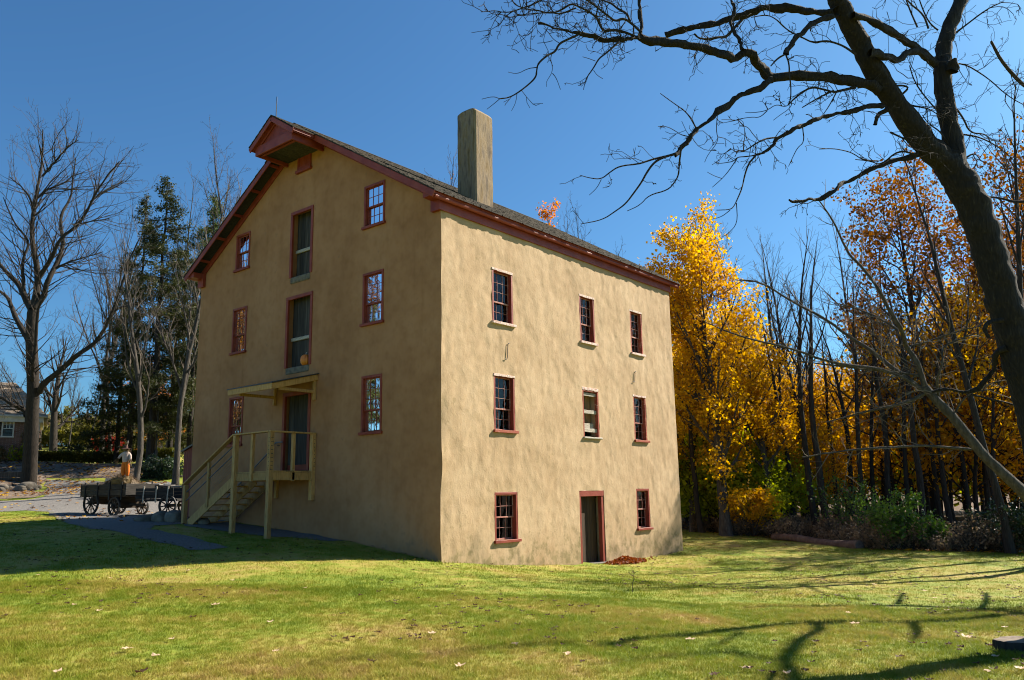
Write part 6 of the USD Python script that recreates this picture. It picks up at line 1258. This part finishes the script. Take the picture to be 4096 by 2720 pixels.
def tuft(seed, n, spread, hgt, wid, lean):
    r = np.random.default_rng(seed); V, F = [], []
    for k in range(n):
        b = np.r_[r.normal(0, spread, 2), -.008]; az = r.uniform(0, 6.28); d = np.array([math.cos(az), math.sin(az), 0]); s = np.array([-d[1], d[0], 0]) * wid * r.uniform(.7, 1.3); h = hgt * r.uniform(.5, 1.25); l = lean * r.uniform(.2, 1.4) * h
        o = len(V); V += [b - s / 2, b + s / 2, b + d * l * .3 + (0, 0, h * .6) + s * .38, b + d * l * .3 + (0, 0, h * .6) - s * .38, b + d * l + (0, 0, h)]
        F += [[o, o + 1, o + 2], [o, o + 2, o + 3], [o + 3, o + 2, o + 4]]
    return np.array(V), np.array(F)
rg = np.random.default_rng(88)
def scatter(n, d0, d1, power):
    f = (d0 ** power + (d1 ** power - d0 ** power) * rg.random(n)) ** (1 / power); s = f * rg.uniform(-.70, .70, n)
    P = EYE[:2] + f[:, None] * FH[:2] + s[:, None] * RH[:2]
    ok = ~contains_xy(GRAVEL_POLY.buffer(-.1), P[:, 0], P[:, 1]) & ~contains_xy(BANK_POLY, P[:, 0], P[:, 1]) & ~((P[:, 0] > -.03) & (P[:, 0] < L + .05) & (P[:, 1] > -.03) & (P[:, 1] < W + .1)) & (forest_side(P[:, 0], P[:, 1]) < .4) & ((f < 47) | (s > 0))
    P = P[ok]; return np.c_[P, H(P[:, 0], P[:, 1])], f[ok]
Pa, fa = scatter(56000, 4.6, 16, 1.15); Pb, fb_ = scatter(46000, 14, 52, 1.35)
P_ = np.vstack([Pa, Pb]); far = np.r_[np.zeros(len(Pa)), np.ones(len(Pb))]
tall = meshkit.fbm(np.c_[P_[:, :2] * .5, np.zeros(len(P_))], 3, 61)
instancer('lawn_grass', [(tuft(1, 9, .04, .046, .0062, .8), BLADE), (tuft(2, 9, .045, .056, .0060, 1.0), BLADE), (tuft(3, 13, .10, .05, .008, .8), BLADE), (tuft(4, 13, .12, .045, .009, 1.0), BLADE)],
          P_, (far * 2 + rg.integers(0, 2, len(P_))), rg.uniform(0, 6.28, len(P_)), (.55 + .9 * tall) * rg.uniform(.8, 1.2, len(P_)), 'short mown grass in green and straw patches', 'grass')
Pl, fl_ = scatter(3600, 5, 40, 1.3); keep = meshkit.fbm(np.c_[Pl[:, :2] * .22, np.zeros(len(Pl))], 3, 91) + .10 * ((Pl[:, :2] - EYE[:2]) @ RH[:2] / fl_) > .45
Pl = Pl[keep]; Pl[:, 2] += .042
instancer('leaf_litter', [(leaf_mesh(200 + k, .10), DRYLEAF) for k in range(4)], Pl, rg.integers(0, 4, len(Pl)), rg.uniform(0, 6.28, len(Pl)), rg.uniform(.6, 1.3, len(Pl)), 'small dry leaves scattered through the grass', 'leaves')
Pf = []
for q in range(5200):
    px, D = rg.uniform(2600, 4400), rg.uniform(30, 60); Pf.append(site(px, 1360, D))
for q in range(2600): Pf.append(site(rg.uniform(-200, 700), 1360, rg.uniform(44, 60)))
for q in range(420): Pf.append(site(rg.uniform(-200, 900), 1360, rg.uniform(27, 52)))
Pf = np.array(Pf); Pf[:, 2] = H(Pf[:, 0], Pf[:, 1]) + .04; ok = (forest_side(Pf[:, 0], Pf[:, 1]) > -.6) | contains_xy(BANK_POLY, Pf[:, 0], Pf[:, 1]) | contains_xy(GRAVEL_POLY, Pf[:, 0], Pf[:, 1]); Pf = Pf[ok]
instancer('forest_leaf_litter', [(leaf_mesh(220 + k, .16), [DRYLEAF, GOLD, RUST][k]) for k in range(3)], Pf, rg.integers(0, 3, len(Pf)), rg.uniform(0, 6.28, len(Pf)), rg.uniform(.6, 1.4, len(Pf)), 'dry leaf litter under the trees and on the bank', 'leaves')
